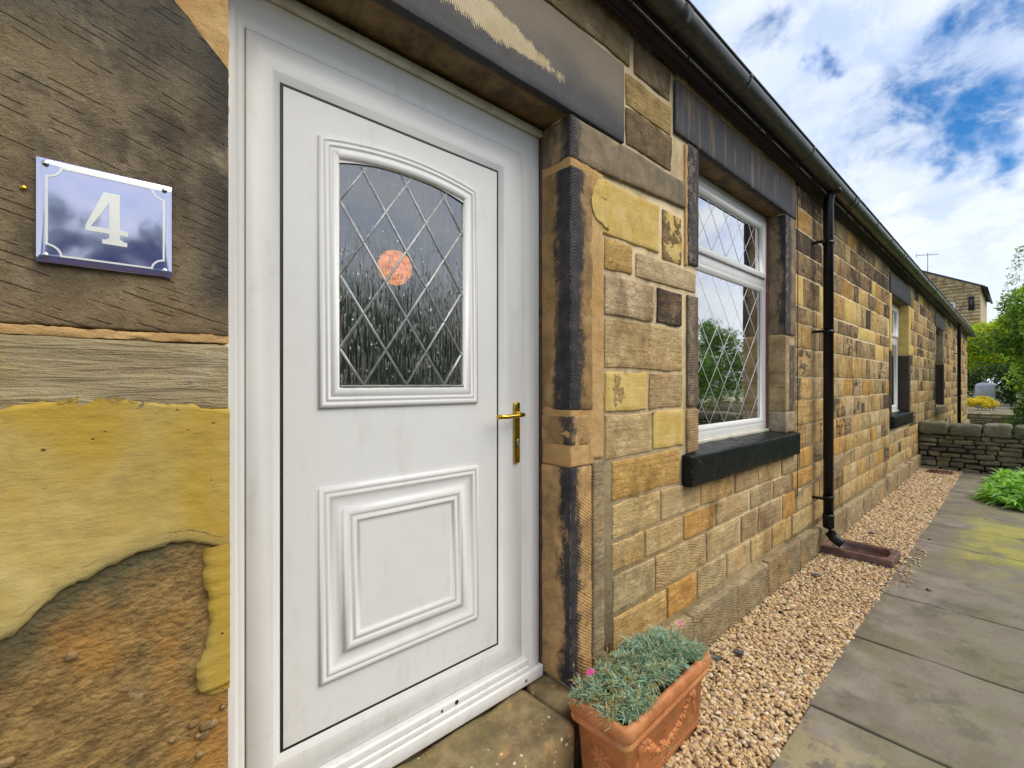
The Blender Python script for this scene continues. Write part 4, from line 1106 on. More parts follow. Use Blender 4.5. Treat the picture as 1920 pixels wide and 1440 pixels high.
V2 = [(PX0, -.0205, PZ0), (PX1, -.0205, PZ0), (PX1, -.0205, PZ1), (PX0, -.0205, PZ1), (PX0, -.0165, PZ0), (PX1, -.0165, PZ0), (PX1, -.0165, PZ1), (PX0, -.0165, PZ1)]
obj('plate', [(np.array(V), np.array(Fq)), (np.array(V2), np.array([(0, 1, 5, 4), (1, 2, 6, 5), (2, 3, 7, 6), (3, 0, 4, 7), (4, 5, 6, 7)]))], M['enamel'], pl, smooth=True)
def on_plate(pts, faces, name, cuts=0):
    V = [(x, 0, z) for x, z in pts]
    me = bpy.data.meshes.new(name); bm = bmesh.new()
    vs = [bm.verts.new(v) for v in V]
    for f in faces: bm.faces.new([vs[i] for i in f])
    if cuts:
        bmesh.ops.triangulate(bm, faces=bm.faces[:])
        bmesh.ops.subdivide_edges(bm, edges=bm.edges[:], cuts=cuts, use_grid_fill=True)
    for v in bm.verts: v.co.y = plate_y(v.co.x, v.co.z)-.0009
    bm.to_mesh(me); bm.free(); return link(name, me, M['white_enamel'], pl)
# white line with hollowed corners
ins_, cr = .0125, .020
line = []
def arcpts(cx, cz, a0, a1): return [(cx+cr*math.cos(a0+(a1-a0)*t/8), cz+cr*math.sin(a0+(a1-a0)*t/8)) for t in range(9)]
x0, x1, z0, z1 = PX0+ins_, PX1-ins_, PZ0+ins_, PZ1-ins_
hp = math.pi/2
def seg(a, b_, k=10): return [(a[0]+(b_[0]-a[0])*t/k, a[1]+(b_[1]-a[1])*t/k) for t in range(1, k)]
A = arcpts(x0, z0, hp, 0); line += A; B = arcpts(x1, z0, math.pi, hp); line += seg(A[-1], B[0]) + B
C = arcpts(x1, z1, -hp, -math.pi); line += seg(B[-1], C[0]) + C; Dd = arcpts(x0, z1, 0, -hp); line += seg(C[-1], Dd[0]) + Dd; line += seg(Dd[-1], A[0])
V, Fq = sweep(line, [(0, 0), (.0036, 0)])
on_plate([(v[0], v[2]) for v in V], [tuple(f) for f in Fq], 'border_line')
cx0, cz0, hh, ww = -.032, PZ0+.050, .104, .064
def G(pts): return [(cx0+p[0]*ww, cz0+p[1]*hh) for p in pts]
pieces = [[(.55, .085), (.80, .085), (.80, 1.), (.55, 1.)], [(0, .205), (.549, .205), (.549, .30), (0, .30)], [(.801, .205), (1, .205), (1, .30), (.801, .30)],
          [(.38, 0), (.98, 0), (.98, .084), (.38, .084)], [(0, .301), (.13, .301), (.549, .80), (.549, 1.), (.42, 1.)], [(.46,.085),(.549,.085),(.549,.13)], [(.801,.085),(.90,.085),(.801,.13)]]
pts = []; fc = []
for pc in pieces:
    b_ = len(pts); pts += G(pc); fc.append(tuple(range(b_, b_+len(pc))))
on_plate(pts, fc, 'numeral', 5)
for (sx_, sz_) in ((PX0+.0125, PZ1-.0115), (PX1-.0125, PZ1-.0115), (PX0+.0125, PZ0+.0125), (PX1-.0125, PZ0+.0125)):
    obj('screw', [disc((sx_, sz_), .0052, plate_y(sx_, sz_)-.003, plate_y(sx_, sz_)+.001)], M['steel'], pl, smooth=True)
cx, cz = XW(46), ZW(46, 357)
tag(obj('wall_plug', [disc((cx, cz), .0045, -.0165, -.010), disc((cx, cz), .0022, -.0175, -.012)], M['brass'], None), 'tiny brass plug in the chiselled stone left of the number plate', 'wall plug')
# ------------------------------------------------------------------ ground
def f_soil(n, b):
    P = n.pos(); n1 = n.noise(P, 3, 6, .65); g = n.noise(P, 60, 5, .7)
    c = n.mix(n.ss(n1, .4, .6), (.05, .035, .022), (.09, .065, .04)); c = n.mix(n.ss(g, .5, .7, 0, .5), c, (.16, .12, .08))
    n.set(b.inputs['Base Color'], c); return g, .02
M['soil'] = mat('garden_soil', f_soil)
def f_lawn(n, b):
    P = n.pos(); n1 = n.noise(P, 1.2, 6, .65); g = n.noise(P, 40, 5, .7)
    c = n.mix(n.ss(n1, .4, .6), (.045, .085, .02), (.08, .12, .03)); c = n.mix(n.ss(g, .5, .7, 0, .5), c, (.03, .05, .012))
    n.set(b.inputs['Base Color'], c); return g, .04
M['lawn'] = mat('rough_grass', f_lawn)
tag(obj('ground', [(np.array([(-400, -400, -.06), (600, -400, -.06), (600, 400, -.06), (-400, 400, -.06)]), np.array([[0, 1, 2, 3]]))], M['lawn']), kind='structure')
tag(obj('garden_bed', [rock((-3, -6.5, -.3), (11.1, -1.46, -.006), .05, .3, .02, 3, 2, 50)], M['soil'], smooth=True), kind='structure')
tag(obj('gravel_bed', [box((-3, -.60, -.3), (11.2, .0, -.016))], flat_mat('sand_under_gravel', (.20, .135, .08), .9, 0, .4, 40), None), kind='structure')

def f_slab(n, b):
    P = n.pos(); sx = n.sep(P); t = n.attr('tint')[0]
    n1 = n.noise(P, 4, 7, .66); n2 = n.noise(P, 1.6, 4, .6); g = n.noise(P, 220, 3, .7)
    c = n.mix(n.ss(n1, .32, .68), n.mix(1, t, (.72, .70, .66), 'MULTIPLY'), n.mix(1, t, (1.2, 1.2, 1.2), 'MULTIPLY'))
    c = n.mix(n.ss(n2, .46, .62, 0, .55), c, (.14, .125, .055)); c = n.mix(n.ss(n.noise(P, 2.6, 7, .72), .52, .64, 0, .6), c, (.075, .066, .05))
    far_y = n.ss(n.m('ADD', sx[1], n.m('MULTIPLY', n.m('SUBTRACT', n1, .5), .5)), -.76, -1.05)
    ring = n.m('MULTIPLY', n.ss(sx[0], 4.9, 5.6), n.ss(sx[0], 8.2, 7.0))
    blot = n.ss(n.noise(n.scale(P, (1, 1.3, 1)), 1.6, 5, .6), .38, .56)
    c = n.mix(n.m('MULTIPLY', n.m('MULTIPLY', far_y, ring), n.m('MULTIPLY', blot, .8)), c, (.36, .34, .05))
    gr = n.m('MULTIPLY', n.ss(sx[1], -.8, -1.15), n.ss(n1, .42, .6)); c = n.mix(n.m('MULTIPLY', gr, .35), c, (.13, .14, .05))
    near = n.m('MULTIPLY', n.ss(n.m('ADD', sx[0], n.m('MULTIPLY', n1, .4)), 2.75, 2.4), n.ss(n.noise(P, 7, 5, .65), .46, .56)); c = n.mix(n.m('MULTIPLY', near, .7), c, (.36, .32, .17))
    lich = n.ss(n.m('ADD', n.voro(P, 15), n.m('MULTIPLY', n.noise(P, 50, 2, .5), .25)), .24, .17)
    c = n.mix(n.m('MULTIPLY', lich, n.ss(n.noise(P, 5, 4, .6), .54, .62, 0, .55)), c, (.36, .33, .25))
    c = n.mix(n.ss(g, .55, .8, 0, .5), c, (.06, .05, .04)); g2 = n.noise(P, 55, 5, .75); c = n.mix(n.ss(g2, .54, .70, 0, .45), c, n.mix(1, c, (.5, .48, .45), 'MULTIPLY')); c = n.mix(n.ss(g2, .42, .30, 0, .4), c, (.40, .36, .29))
    n.set(b.inputs['Base Color'], c); n.set(b.inputs['Roughness'], n.ss(n1, .3, .7, .6, .85))
    return n.m('ADD', n1, n.m('MULTIPLY', g, .25)), .006
M['slab'] = mat('paving_slab', f_slab)
path = tag(obj('path', [box((-3, -1.455, -.3), (11.1, -.605, -.045))], M['soil']), kind='structure')
JO = [-2.6, -1.7, -.85, 0.0, .85, 1.70, 2.506, 3.385, 4.24, 4.98, 5.90, 6.72, 7.49, 8.3, 8.95, 9.7, 10.4, 11.1]
JO[5] = 1.68
for i in range(len(JO)-1):
    a, b_ = JO[i]+.006, JO[i+1]-.006
    k = .9+.25*random.random(); off = random.uniform(-.008, .008)
    p_ = rock((a, -1.45, -.045), (b_, -.580+off, .002+random.uniform(-.003, .003)), .007, .06 if a < 6 else .2, .0016, 6, i*7, 40, .003)
    obj('paving_slab', (p_[0], p_[1], (.205*k, .178*k, .145*k), (0, 0, 0)), M['slab'], path, smooth=True)

# ------------------------------------------------------------------ gravel: loose pebbles
def ico(sub):
    bm = bmesh.new(); bmesh.ops.create_icosphere(bm, subdivisions=sub, radius=1)
    V = np.array([v.co[:] for v in bm.verts]); Fq = np.array([[v.index for v in f.verts] for f in bm.faces]); bm.free(); return V, Fq
def f_peb(n, b):
    P = n.pos(); t = n.attr('tint')[0]; g = n.noise(P, 130, 4, .6)
    n.set(b.inputs['Base Color'], n.mix(n.ss(g, .3, .7), n.mix(1, t, (.75, .72, .7), 'MULTIPLY'), n.mix(1, t, (1.12, 1.1, 1.1), 'MULTIPLY')))
    b.inputs['Roughness'].default_value = .62
    return g, .001
M['pebble'] = mat('pebble', f_peb)
PAL = np.array([(.60,.46,.26), (.70,.51,.25), (.52,.36,.19), (.72,.58,.37), (.62,.44,.22), (.38,.24,.13), (.48,.31,.21), (.76,.67,.52), (.58,.44,.22), (.28,.19,.13), (.66,.45,.24), (.58,.34,.14)])
PW = np.array([.17, .15, .11, .11, .06, .08, .09, .06, .10, .03, .07, .02]); PW = PW/PW.sum()
def pebbles(N, x0, x1, y0, y1, z0, z1, s0, s1, sub):
    iv, jf = ico(sub); nv = len(iv)
    C = np.stack([RNG.uniform(x0, x1, N), RNG.uniform(y0, y1, N), RNG.uniform(z0, z1, N)], 1)
    keep_ = ~((C[:, 0] > 4.84) & (C[:, 0] < 5.225)) & ~((C[:, 0] > 1.39) & (C[:, 0] < 1.95) & (C[:, 1] > -.30)) | (C[:, 1] < -.56)
    C = C[keep_]; N = len(C)
    sz = RNG.uniform(s0, s1, N)*RNG.choice([.75, 1, 1, 1.25], N)
    sc = np.stack([sz*RNG.uniform(.85, 1.5, N), sz*RNG.uniform(.7, 1.0, N), sz*RNG.uniform(.45, .75, N)], 1)
    V = iv[None]*sc[:, None, :]
    d = vnoise((iv[None]*1.1+np.arange(N)[:, None, None]*3.7).reshape(-1, 3), 1.0, 2).reshape(N, nv)
    V = V*(1+.30*d)[..., None]
    a = RNG.uniform(0, 6.283, N); tl = RNG.normal(0, .32, N)
    ct, st_ = np.cos(tl)[:, None], np.sin(tl)[:, None]
    y = V[..., 1]*ct - V[..., 2]*st_; z = V[..., 1]*st_ + V[..., 2]*ct; x = V[..., 0]
    ca, sa = np.cos(a)[:, None], np.sin(a)[:, None]
    V = np.stack([x*ca-y*sa, x*sa+y*ca, z], -1) + C[:, None, :]
    Fq = jf[None]+(np.arange(N)*nv)[:, None, None]
    col = PAL[RNG.choice(len(PAL), N, p=PW)]*RNG.uniform(.75, 1.12, N)[:, None]
    return V.reshape(-1, 3), Fq.reshape(-1, 3), np.repeat(col, nv, 0)
gp = [pebbles(11000, .9, 3.6, -.580, -.05, -.016, .002, .0075, .0125, 2),
      pebbles(12000, 3.5, 6.5, -.585, -.05, -.015, .002, .0085, .0135, 1),
      pebbles(9000, 6.4, 11.15, -.590, -.05, -.014, .003, .011, .0175, 1),
      pebbles(50, 4.4, 5.6, -.70, -.59, .004, .008, .009, .013, 2)]
gv = tag(obj('gravel', [(g[0], g[1], g[2]) for g in gp], M['pebble'], None, smooth=True), 'golden pea gravel strip between the cottage wall and the path', 'gravel', kind='stuff')
def lone(name, x, y, z, s, col, label, cat, flatn=.5, rot=0):
    p_ = rock((-s, -s*.7, 0), (s, s*.7, s*flatn), s*.3, s*.4, s*.12, 2/s*.5, int(x*100))
    V = p_[0]; c_, s_ = math.cos(rot), math.sin(rot)
    V = np.stack([V[:, 0]*c_-V[:, 1]*s_, V[:, 0]*s_+V[:, 1]*c_, V[:, 2]], 1)+np.array([x, y, z])
    return tag(obj(name, (V, p_[1], col, (0, 0, 0)), M['pebble'], None, smooth=True), label, cat)
def G2(px, py, z=0):      # a point on the ground under a photo pixel
    dep = F*(H-z)/(py-720); r = (px-960)/F*dep
    return dep*math.cos(TH)+r*math.sin(TH), -D+dep*math.sin(TH)-r*math.cos(TH)
for (px, py, s_, col, lab) in ((1741, 1108, .016, (.13,.11,.08), 'dark pebble lying alone on the paving slab nearest the trough'),
                               (1743, 1012, .014, (.17,.15,.12), 'small grey pebble on the path beside the greenish slabs'),
                               (1849, 973, .014, (.4,.36,.3), 'tiny pale stone on the path near the leafy plant')):
    gx, gy = G2(px, py); lone('loose_pebble', gx, gy, .003, s_, col, lab, 'pebble', .8, px)
for (px, py, s_, lab) in ((1340, 1236, .030, 'dark slate chip on the gravel just behind the terracotta planter'), (1385, 1226, .027, 'flat slate chip on the gravel further behind the planter'),
                          (1635, 1001, .026, 'black stone lying on the gravel beyond the brown trough'), (1530, 1081, .032, 'slate chip on the gravel in front of the brown trough')):
    gx, gy = G2(px, py); lone('slate_chip', gx, gy, .008, s_, (.075,.08,.09), lab, 'slate chip', .3, px*.7)

# ------------------------------------------------------------------ brown trough under the downpipe
def f_trough(n, b):
    P = n.pos(); n1 = n.noise(P, 12, 6, .65); sx = n.sep(P); g = n.noise(P, 150, 3, .6)
    c = n.mix(n.ss(n1, .35, .68), (.085, .040, .030), (.19, .095, .065)); c = n.mix(n.ss(n1, .60, .72, 0, .5), c, (.30, .22, .18))
    c = n.mix(n.ss(sx[2], .048, .032, 0, .4), c, (.07, .05, .055))
    n.set(b.inputs['Base Color'], c); n.set(b.inputs['Roughness'], n.ss(sx[2], .05, .03, .6, .25)); return n.m('ADD', n1, n.m('MULTIPLY', g, .3)), .004
M['trough'] = mat('salt_glazed_trough', f_trough)
tr = tag(empty('drain_trough', (5.02, -.29, 0)), 'shallow brown glazed trough on the gravel under the black downpipe', 'trough')
tx0, tx1, ty0, ty1, tz = 4.845, 5.22, -.555, -.035, .062
NX, NY = 40, 56; V = []; Fq = []
for i in range(NX+1):
    for j in range(NY+1):
        x = tx0+(tx1-tx0)*i/NX; y = ty0+(ty1-ty0)*j/NY
        cxn = (x-(tx0+tx1)/2)/((tx1-tx0)/2-.032); cyn = (y-(ty0+ty1)/2-.0)/((ty1-ty0)/2-.045)
        d = (abs(cxn)**3.5+abs(cyn)**4)**(1/3.7)
        t = max(0, min(1, (1.0-d)/.16)); dz = .064*(t*t*(3-2*t))
        ex = min(i, NX-i, j, NY-j)
        V.append((x, y, tz-dz-(.004 if ex == 0 else 0)))
for i in range(NX):
    for j in range(NY):
        a = i*(NY+1)+j; Fq.append((a, a+NY+1, a+NY+2, a+1))
nb = len(V); ring = [i*(NY+1) for i in range(NX+1)] + [NX*(NY+1)+j for j in range(1, NY+1)] + [i*(NY+1)+NY for i in range(NX-1, -1, -1)] + [j for j in range(NY-1, 0, -1)]
for k in ring: V.append((V[k][0], V[k][1], -.05))
for q_ in range(len(ring)):
    r2 = (q_+1) % len(ring); Fq.append((ring[q_], nb+q_, nb+r2, ring[r2]))
obj('trough_body', (np.array(V), np.array(Fq)), M['trough'], tr, smooth=True)
# small rusty drain grate far along the gravel
gx, gy = G2(1762, 886)
gt = tag(empty('drain_grate', (gx, gy, .01)), 'rusty brown drain grate set in the gravel near the dry stone wall', 'drain grate')
rm = flat_mat('rusty_iron', (.12, .05, .03), .8, 0, .4, 30)
obj('grate_frame', rings([(0, 0, 0, 0, 0)]*2) if False else [box((gx-.17, gy-.16, .0), (gx+.17, gy-.13, .018)), box((gx-.17, gy+.13, .0), (gx+.17, gy+.16, .018)), box((gx-.17, gy-.1299, .0), (gx-.14, gy+.1299, .018)), box((gx+.14, gy-.1299, 0), (gx+.17, gy+.1299, .018))], rm, gt)
for k in range(6): obj('bar', [box((gx-.12+k*.045, gy-.1295, .002), (gx-.10+k*.045, gy+.1295, .015))], rm, gt)

# ------------------------------------------------------------------ terracotta planter with pinks
def f_terra(n, b):
    P = n.pos(); n1 = n.noise(P, 10, 7, .68); n2 = n.noise(P, 24, 6, .7); g = n.noise(P, 230, 3, .7)
    c = n.mix(n.ss(n1, .32, .70), (.46, .155, .05), (.68, .275, .10))
    c = n.mix(n.ss(n.noise(P, 5, 4, .6), .55, .68, 0, .5), c, (.46, .24, .08))
    c = n.mix(n.m('MULTIPLY', n.ss(n2, .60, .66), n.ss(n1, .46, .56)), c, (.50, .42, .36))
    c = n.mix(n.ss(g, .55, .8, 0, .3), c, (.2, .09, .04))
    n.set(b.inputs['Base Color'], c); n.set(b.inputs['Roughness'], n.ss(n1, .3, .7, .45, .75)); return n.m('ADD', n1, n.m('ADD', n.m('MULTIPLY', n2, .7), n.m('MULTIPLY', g, .15))), .006
M['terra'] = mat('terracotta', f_terra)
pcx, pcy, prot = 1.668, -.216, math.radians(2)
HW, HD, PH = .350, .138, .335
def rrect(hx, hy, r, k=5):
    out = []
    for (sx_, sy_, a0) in ((1, 1, 0), (-1, 1, 90), (-1, -1, 180), (1, -1, 270)):
        for t in range(k+1):
            a = math.radians(a0+90*t/k); out.append((sx_*(hx-r)+r*math.cos(a), sy_*(hy-r)+r*math.sin(a)))
    return out
def prot_pt(x, y, z): 
    c_, s_ = math.cos(prot), math.sin(prot); return (pcx+x*c_-y*s_, pcy+x*s_+y*c_, z)
lv = [(-.052, 0), (-.045, .012), (-.030, .235), (-.018, .245), (-.008, .250), (-.006, .262), (-.012, .272), (-.014, .276), (-.004, .284), (0, .296), (0, .322), (-.008, .334), (-.020, .336), (-.028, .330), (-.030, .290), (-.034, .27)]
V = []; Fq = []; R_ = 24
for (o, z) in lv:
    for (x, y) in rrect(HW+o, HD+o, max(.012, .035+o*.5)): V.append(prot_pt(x, y, z))
for i in range(len(lv)-1):
    for k in range(R_): Fq.append((i*R_+k, i*R_+(k+1) % R_, (i+1)*R_+(k+1) % R_, (i+1)*R_+k))
planter = tag(empty('terracotta_planter', prot_pt(0, 0, 0)), 'long terracotta planter with moulded rim and garland standing beside the doorstep', 'planter')
obj('trough_shell', (np.array(V), np.array(Fq)), M['terra'], planter, smooth=False)
for p in bpy.data.objects['trough_shell'].data.polygons: p.use_smooth = True
V = [prot_pt(x, y, .285) for x, y in rrect(HW-.032, HD-.032, .02)]; me = bpy.data.meshes.new('compost'); me.from_pydata(V, [], [tuple(range(R_))]); link('compost', me, M['soil'], planter)
# rosette on the short side that faces the doorstep (petals on the -x face)
def facept(side, u, v, off):
    k = (v-.012)/.223; o = -.045+.015*k
    if side == 'end': return prot_pt(-(HW+o)-off, u, v)
    return prot_pt(u, -(HD+o)-off, v)
def blob(side, u, v, ru, rv, h, ang, col=None):
    V = []; Fq = []
    for i in range(6):
        a = (i/5)*math.pi/2
        for k in range(10):
            p = 2*math.pi*k/10; x = ru*math.cos(a)*math.cos(p) if i < 5 else 0; y = rv*math.cos(a)*math.sin(p) if i < 5 else 0
            V.append(facept(side, u+x*math.cos(ang)-y*math.sin(ang), v+x*math.sin(ang)+y*math.cos(ang), h*math.sin(a)-.002))
    for i in range(5):
        for k in range(10): Fq.append((i*10+k, i*10+(k+1) % 10, (i+1)*10+(k+1) % 10, (i+1)*10+k))
    return np.array(V), np.array(Fq)
ps = [blob('end', .0, .150, .011, .011, .010, 0)]
for k in range(8):
    a = k*math.pi/4+.2; ps.append(blob('end', .027*math.cos(a), .150+.027*math.sin(a), .020, .0095, .008, a))
obj('rosette', ps, M['terra'], planter, smooth=True)
ps = []; rr = random.Random(3)
for k in range(46):
    t = k/45; u = -.20+.40*t; v = .205-.105*math.sin(math.pi*t)
    for q_ in range(2):
        ps.append(blob('front', u+rr.uniform(-.008, .008), v+rr.uniform(-.016, .016), rr.uniform(.010, .017), rr.uniform(.006, .010), rr.uniform(.007, .013), rr.uniform(-1.2, 1.2)))
obj('garland', ps, M['terra'], planter, smooth=True)
ps = [blob('front', s_*(.215), .19, .020, .030, .014, .3*s_) for s_ in (-1, 1)] + [blob('front', s_*(.235), .12, .010, .035, .009, .1*s_) for s_ in (-1, 1)]
obj('ribbon', ps, M['terra'], planter, smooth=True)
ps = []
for k in range(28): ps.append(blob('front', -.25+.5*k/27, .035, .009, .006, .004, 0))
obj('lower_moulding', ps, M['terra'], planter, smooth=True)

def f_leaf(n, b, sat=1):
    P = n.pos(); t = n.attr('tint')[0]
    g = n.noise(P, 25, 3, .6)
    n.set(b.inputs['Base Color'], n.mix(g, n.mix(1, t, (.8, .8, .8), 'MULTIPLY'), n.mix(1, t, (1.15, 1.15, 1.1), 'MULTIPLY')))
    b.inputs['Roughness'].default_value = .5
def leaf_mat(name, trans=.3):
    m = bpy.data.materials.new(name); m.use_nodes = True; n = NT(m.node_tree); b = n.n['Principled BSDF']
    f_leaf(n, b); tl = n.new('ShaderNodeBsdfTranslucent'); mx = n.new('ShaderNodeMixShader')
    n.l.new(n.mix(1, n.attr('tint')[0], (1.3, 1.5, .6), 'MULTIPLY'), tl.inputs[0])
    mx.inputs[0].default_value = trans; n.l.new(b.outputs[0], mx.inputs[1]); n.l.new(tl.outputs[0], mx.inputs[2]); n.l.new(mx.outputs[0], n.n['Material Output'].inputs[0]); return m
M['leaf'] = leaf_mat('leaf', .45); M['pinkleaf'] = leaf_mat('grey_green_leaf', .12)
def blades(base, dirs, L, W, droop, cols, segs=3):
    "curved strap leaves; arrays over N"
    N = len(base); dirs = dirs/np.linalg.norm(dirs, axis=1, keepdims=True)
    side = np.cross(dirs, np.array([0, 0, 1.])); side /= np.maximum(1e-6, np.linalg.norm(side, axis=1, keepdims=True))
    tw = RNG.normal(0, .5, N)[:, None]; upv = np.cross(side, dirs); side = side*np.cos(tw)+upv*np.sin(tw)
    V = []
    for s_ in range(segs+1):
        t = s_/segs
        c = base + dirs*(L*t)[:, None]; c[:, 2] -= droop*L*t*t
        w_ = (W*(1-t)**.6*(.6+.8*min(1, t*3)))[:, None]/2 if s_ < segs else (W*.06)[:, None]
        V.append(c-side*w_); V.append(c+side*w_)
    V = np.stack(V, 1); k = V.shape[1]
    Fl = []
    for s_ in range(segs): Fl.append([2*s_, 2*s_+1, 2*s_+3, 2*s_+2])
    Fq = np.array(Fl)[None]+(np.arange(N)*k)[:, None, None]
    return V.reshape(-1, 3), Fq.reshape(-1, 4), np.repeat(cols, k, 0)
# pinks: tufts of narrow blue-green leaves spilling over the rim
tufts = []; NT_ = 330
tx = RNG.uniform(-HW+.012, HW-.02, NT_); ty = RNG.uniform(-HD+.022, HD-.010, NT_)
hb = .325+.085*(1-(tx/HW)**2*.8)*(1-(ty/HD)**2*.6)+RNG.normal(0, .010, NT_)
B_, D_, L_, W_, C_, DR = [], [], [], [], [], []
for i in range(NT_):
    k = 34
    px_, py_, _ = prot_pt(tx[i], ty[i], 0)
    out = np.array([tx[i]/HW, ty[i]/HD*1.0, 0])
    d = RNG.normal(0, 1, (k, 3)); d[:, 2] = np.abs(d[:, 2])*.8+.30; d += out*.30
    B_.append(np.tile([px_, py_, hb[i]-.02], (k, 1))+RNG.normal(0, .007, (k, 3))); D_.append(d)
    L_.append(RNG.uniform(.026, .054, k)); W_.append(RNG.uniform(.0026, .0042, k))
    base = np.array([(.25,.40,.30), (.34,.48,.37), (.19,.33,.22), (.38,.50,.32)])[RNG.integers(4)]
    cc = np.tile(base, (k, 1))*RNG.uniform(.75, 1.25, (k, 1))
    dead = RNG.random(k) < (.09 + (.30 if (tx[i] < -.05 and RNG.random() < .45) else 0)); cc[dead] = np.array([.52, .36, .13])*RNG.uniform(.7, 1.15, (dead.sum(), 1))
    C_.append(cc)
B_, D_, L_, W_, C_ = map(np.concatenate, (B_, D_, L_, W_, C_))
pinks = tag(empty('dianthus_plant', prot_pt(0, 0, .3)), 'grey-green clump of pinks with two magenta flowers filling the terracotta planter', 'plant')
obj('foliage', [blades(B_, D_, L_, W_, .35, C_)], M['pinkleaf'], pinks)
# dry seed stalks
k = 26; sx_ = RNG.uniform(-HW, HW*.9, k); sy_ = RNG.uniform(-HD, HD*1.1, k); ps = []
for i in range(k):
    x, y, _ = prot_pt(sx_[i], sy_[i], 0); z = .36; q1 = (x+RNG.normal(0, .02), y+RNG.normal(0, .02), z+RNG.uniform(.03, .09))
    t_ = tube([(x, y, z-.03), q1], .0007, 4, False); ps.append((t_[0], t_[1], (.48, .36, .17)))
    t_ = tube([q1, (q1[0]+.001, q1[1], q1[2]+.008), (q1[0]+.002, q1[1], q1[2]+.016)], [.0014, .0028, .0008], 6, False); ps.append((t_[0], t_[1], (.60, .42, .18)))
tag(obj('dry_stalks', ps, M['pinkleaf'], pinks), kind='stuff')
mg = flat_mat('magenta_petal', (.72, .035, .34), .55, 0, .25, 200)
def flower(px, py, h, nm):
    dep = F*(H-h)/(py-720); r = (px-960)/F*dep; x = dep*math.cos(TH)+r*math.sin(TH); y = -D+dep*math.sin(TH)-r*math.cos(TH)
    V = []; Fc = []
    for p in range(5):
        a = p*2*math.pi/5; b_ = len(V)
        for (rr_, aa, zz_) in ((.001, 0, 0), (.010, -.45, .002), (.0135, -.22, -.001), (.012, 0, .001), (.0135, .22, -.001), (.010, .45, .002)): V.append((x+rr_*math.cos(a+aa), y+rr_*math.sin(a+aa)*.8-zz_, h+rr_*math.sin(a+aa)*.5+zz_))
        Fc.append(tuple(range(b_, b_+6)))
    me = bpy.data.meshes.new('flower'); me.from_pydata(V, [], Fc); fl = link('flower', me, mg, pinks)
    t_ = tube([(x-.01, y+.01, h-.09), (x, y, h-.001)], .0009, 5); obj('flower_stem', (t_[0], t_[1], (.2, .3, .2)), M['pinkleaf'], fl)
flower(1276, 1169, .50, 1); flower(1110, 1258, .415, 2); flower(1104, 1262, .412, 3)

# ------------------------------------------------------------------ dry stone wall across the end of the path
dsw = tag(empty('dry_stone_wall', (11.35, -1.8, 0)), 'low dark dry stone wall with heavy coping stones across the end of the path', 'wall')
WX0, WX1 = 11.20, 11.55; YE = -4.2
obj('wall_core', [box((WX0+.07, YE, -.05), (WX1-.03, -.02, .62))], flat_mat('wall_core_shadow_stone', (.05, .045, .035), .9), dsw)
def f_dry(n, b):
    P = n.pos(); t = n.attr('tint')[0]; n1 = n.noise(n.scale(P, (4, 4, 10)), 3, 6, .66); g = n.noise(P, 90, 4, .7); n2 = n.noise(P, 4, 4, .6)
    c = n.mix(n.ss(n1, .3, .7), n.mix(1, t, (.55, .55, .55), 'MULTIPLY'), n.mix(1, t, (1.3, 1.3, 1.25), 'MULTIPLY'))
    c = n.mix(n.ss(n2, .50, .62, 0, .6), c, (.13, .135, .05)); c = n.mix(n.ss(g, .55, .75, 0, .4), c, (.04, .035, .03))
    n.set(b.inputs['Base Color'], c); b.inputs['Roughness'].default_value = .92; return n.m('ADD', n1, n.m('MULTIPLY', g, .3)), .02
M['dry'] = mat('mossy_wall_stone', f_dry)
rr = random.Random(12); z = -.03; cnt = 0
while z < .60:
    h = rr.uniform(.045, .105); h = min(h, .62-z) if .62-z < .13 else h; y = -.005
    while y > YE:
        L = rr.uniform(.12, .38); hh_ = h*rr.uniform(.8, 1.15)
        tint = rr.choice([(.21,.18,.12), (.28,.23,.14), (.14,.125,.09), (.19,.175,.11), (.10,.09,.07)])
        k = rr.uniform(-.025, .02)
        p_ = rock((WX0+k, y-L+.008, z+rr.uniform(-.006, .006)), (WX0+.2, y-.006, z+hh_-.008), min(.022, h*.35), .06, .014, 9, cnt, 8, .012)
        obj('stone', (p_[0], p_[1], tint, (0, 0, 0)), M['dry'], dsw, smooth=True); y -= L; cnt += 1
    z += h
y = .0
while y > YE:
    L = rr.uniform(.28, .42)
    p_ = rock((WX0-.04, y-L+.012, .615+rr.uniform(-.01, .01)), (WX1+.04, y-.004, .835+rr.uniform(-.012, .012)), .045, .06, .022, 7, int(abs(y)*50)+3, 8, .012)
    k = rr.uniform(.8, 1.2); obj('coping_stone', (p_[0], p_[1], (.19*k, .175*k, .125*k), (0, 0, 0)), M['dry'], dsw, smooth=True); y -= L

# low wall and raised terrace further off
tag(obj('terrace', [box((24.35, -14, -.3), (44, 5.5, .44))], flat_mat('terrace_gravel', (.36, .30, .20), .9, 0, .2, 3, .01)), kind='structure')
tw = tag(empty('terrace_wall', (24.1, -1, 0)), 'far low stone retaining wall beyond the end of the cottage', 'wall')
z = -.05; cnt = 0
while z < .42:
    h = rr.uniform(.08, .12); y = .9
    while y > -3.4:
        L = rr.uniform(.25, .6); p_ = rock((24.02+rr.uniform(-.02, .02), y-L+.01, z), (24.34, y, z+h-.012), .02, .3, .01, 5, cnt, 4, .01)
        obj('stone', (p_[0], p_[1], rr.choice([(.30,.25,.15), (.24,.20,.13), (.34,.28,.17)]), (0, 0, 0)), M['dry'], tw, smooth=True); y -= L; cnt += 1
    z += h

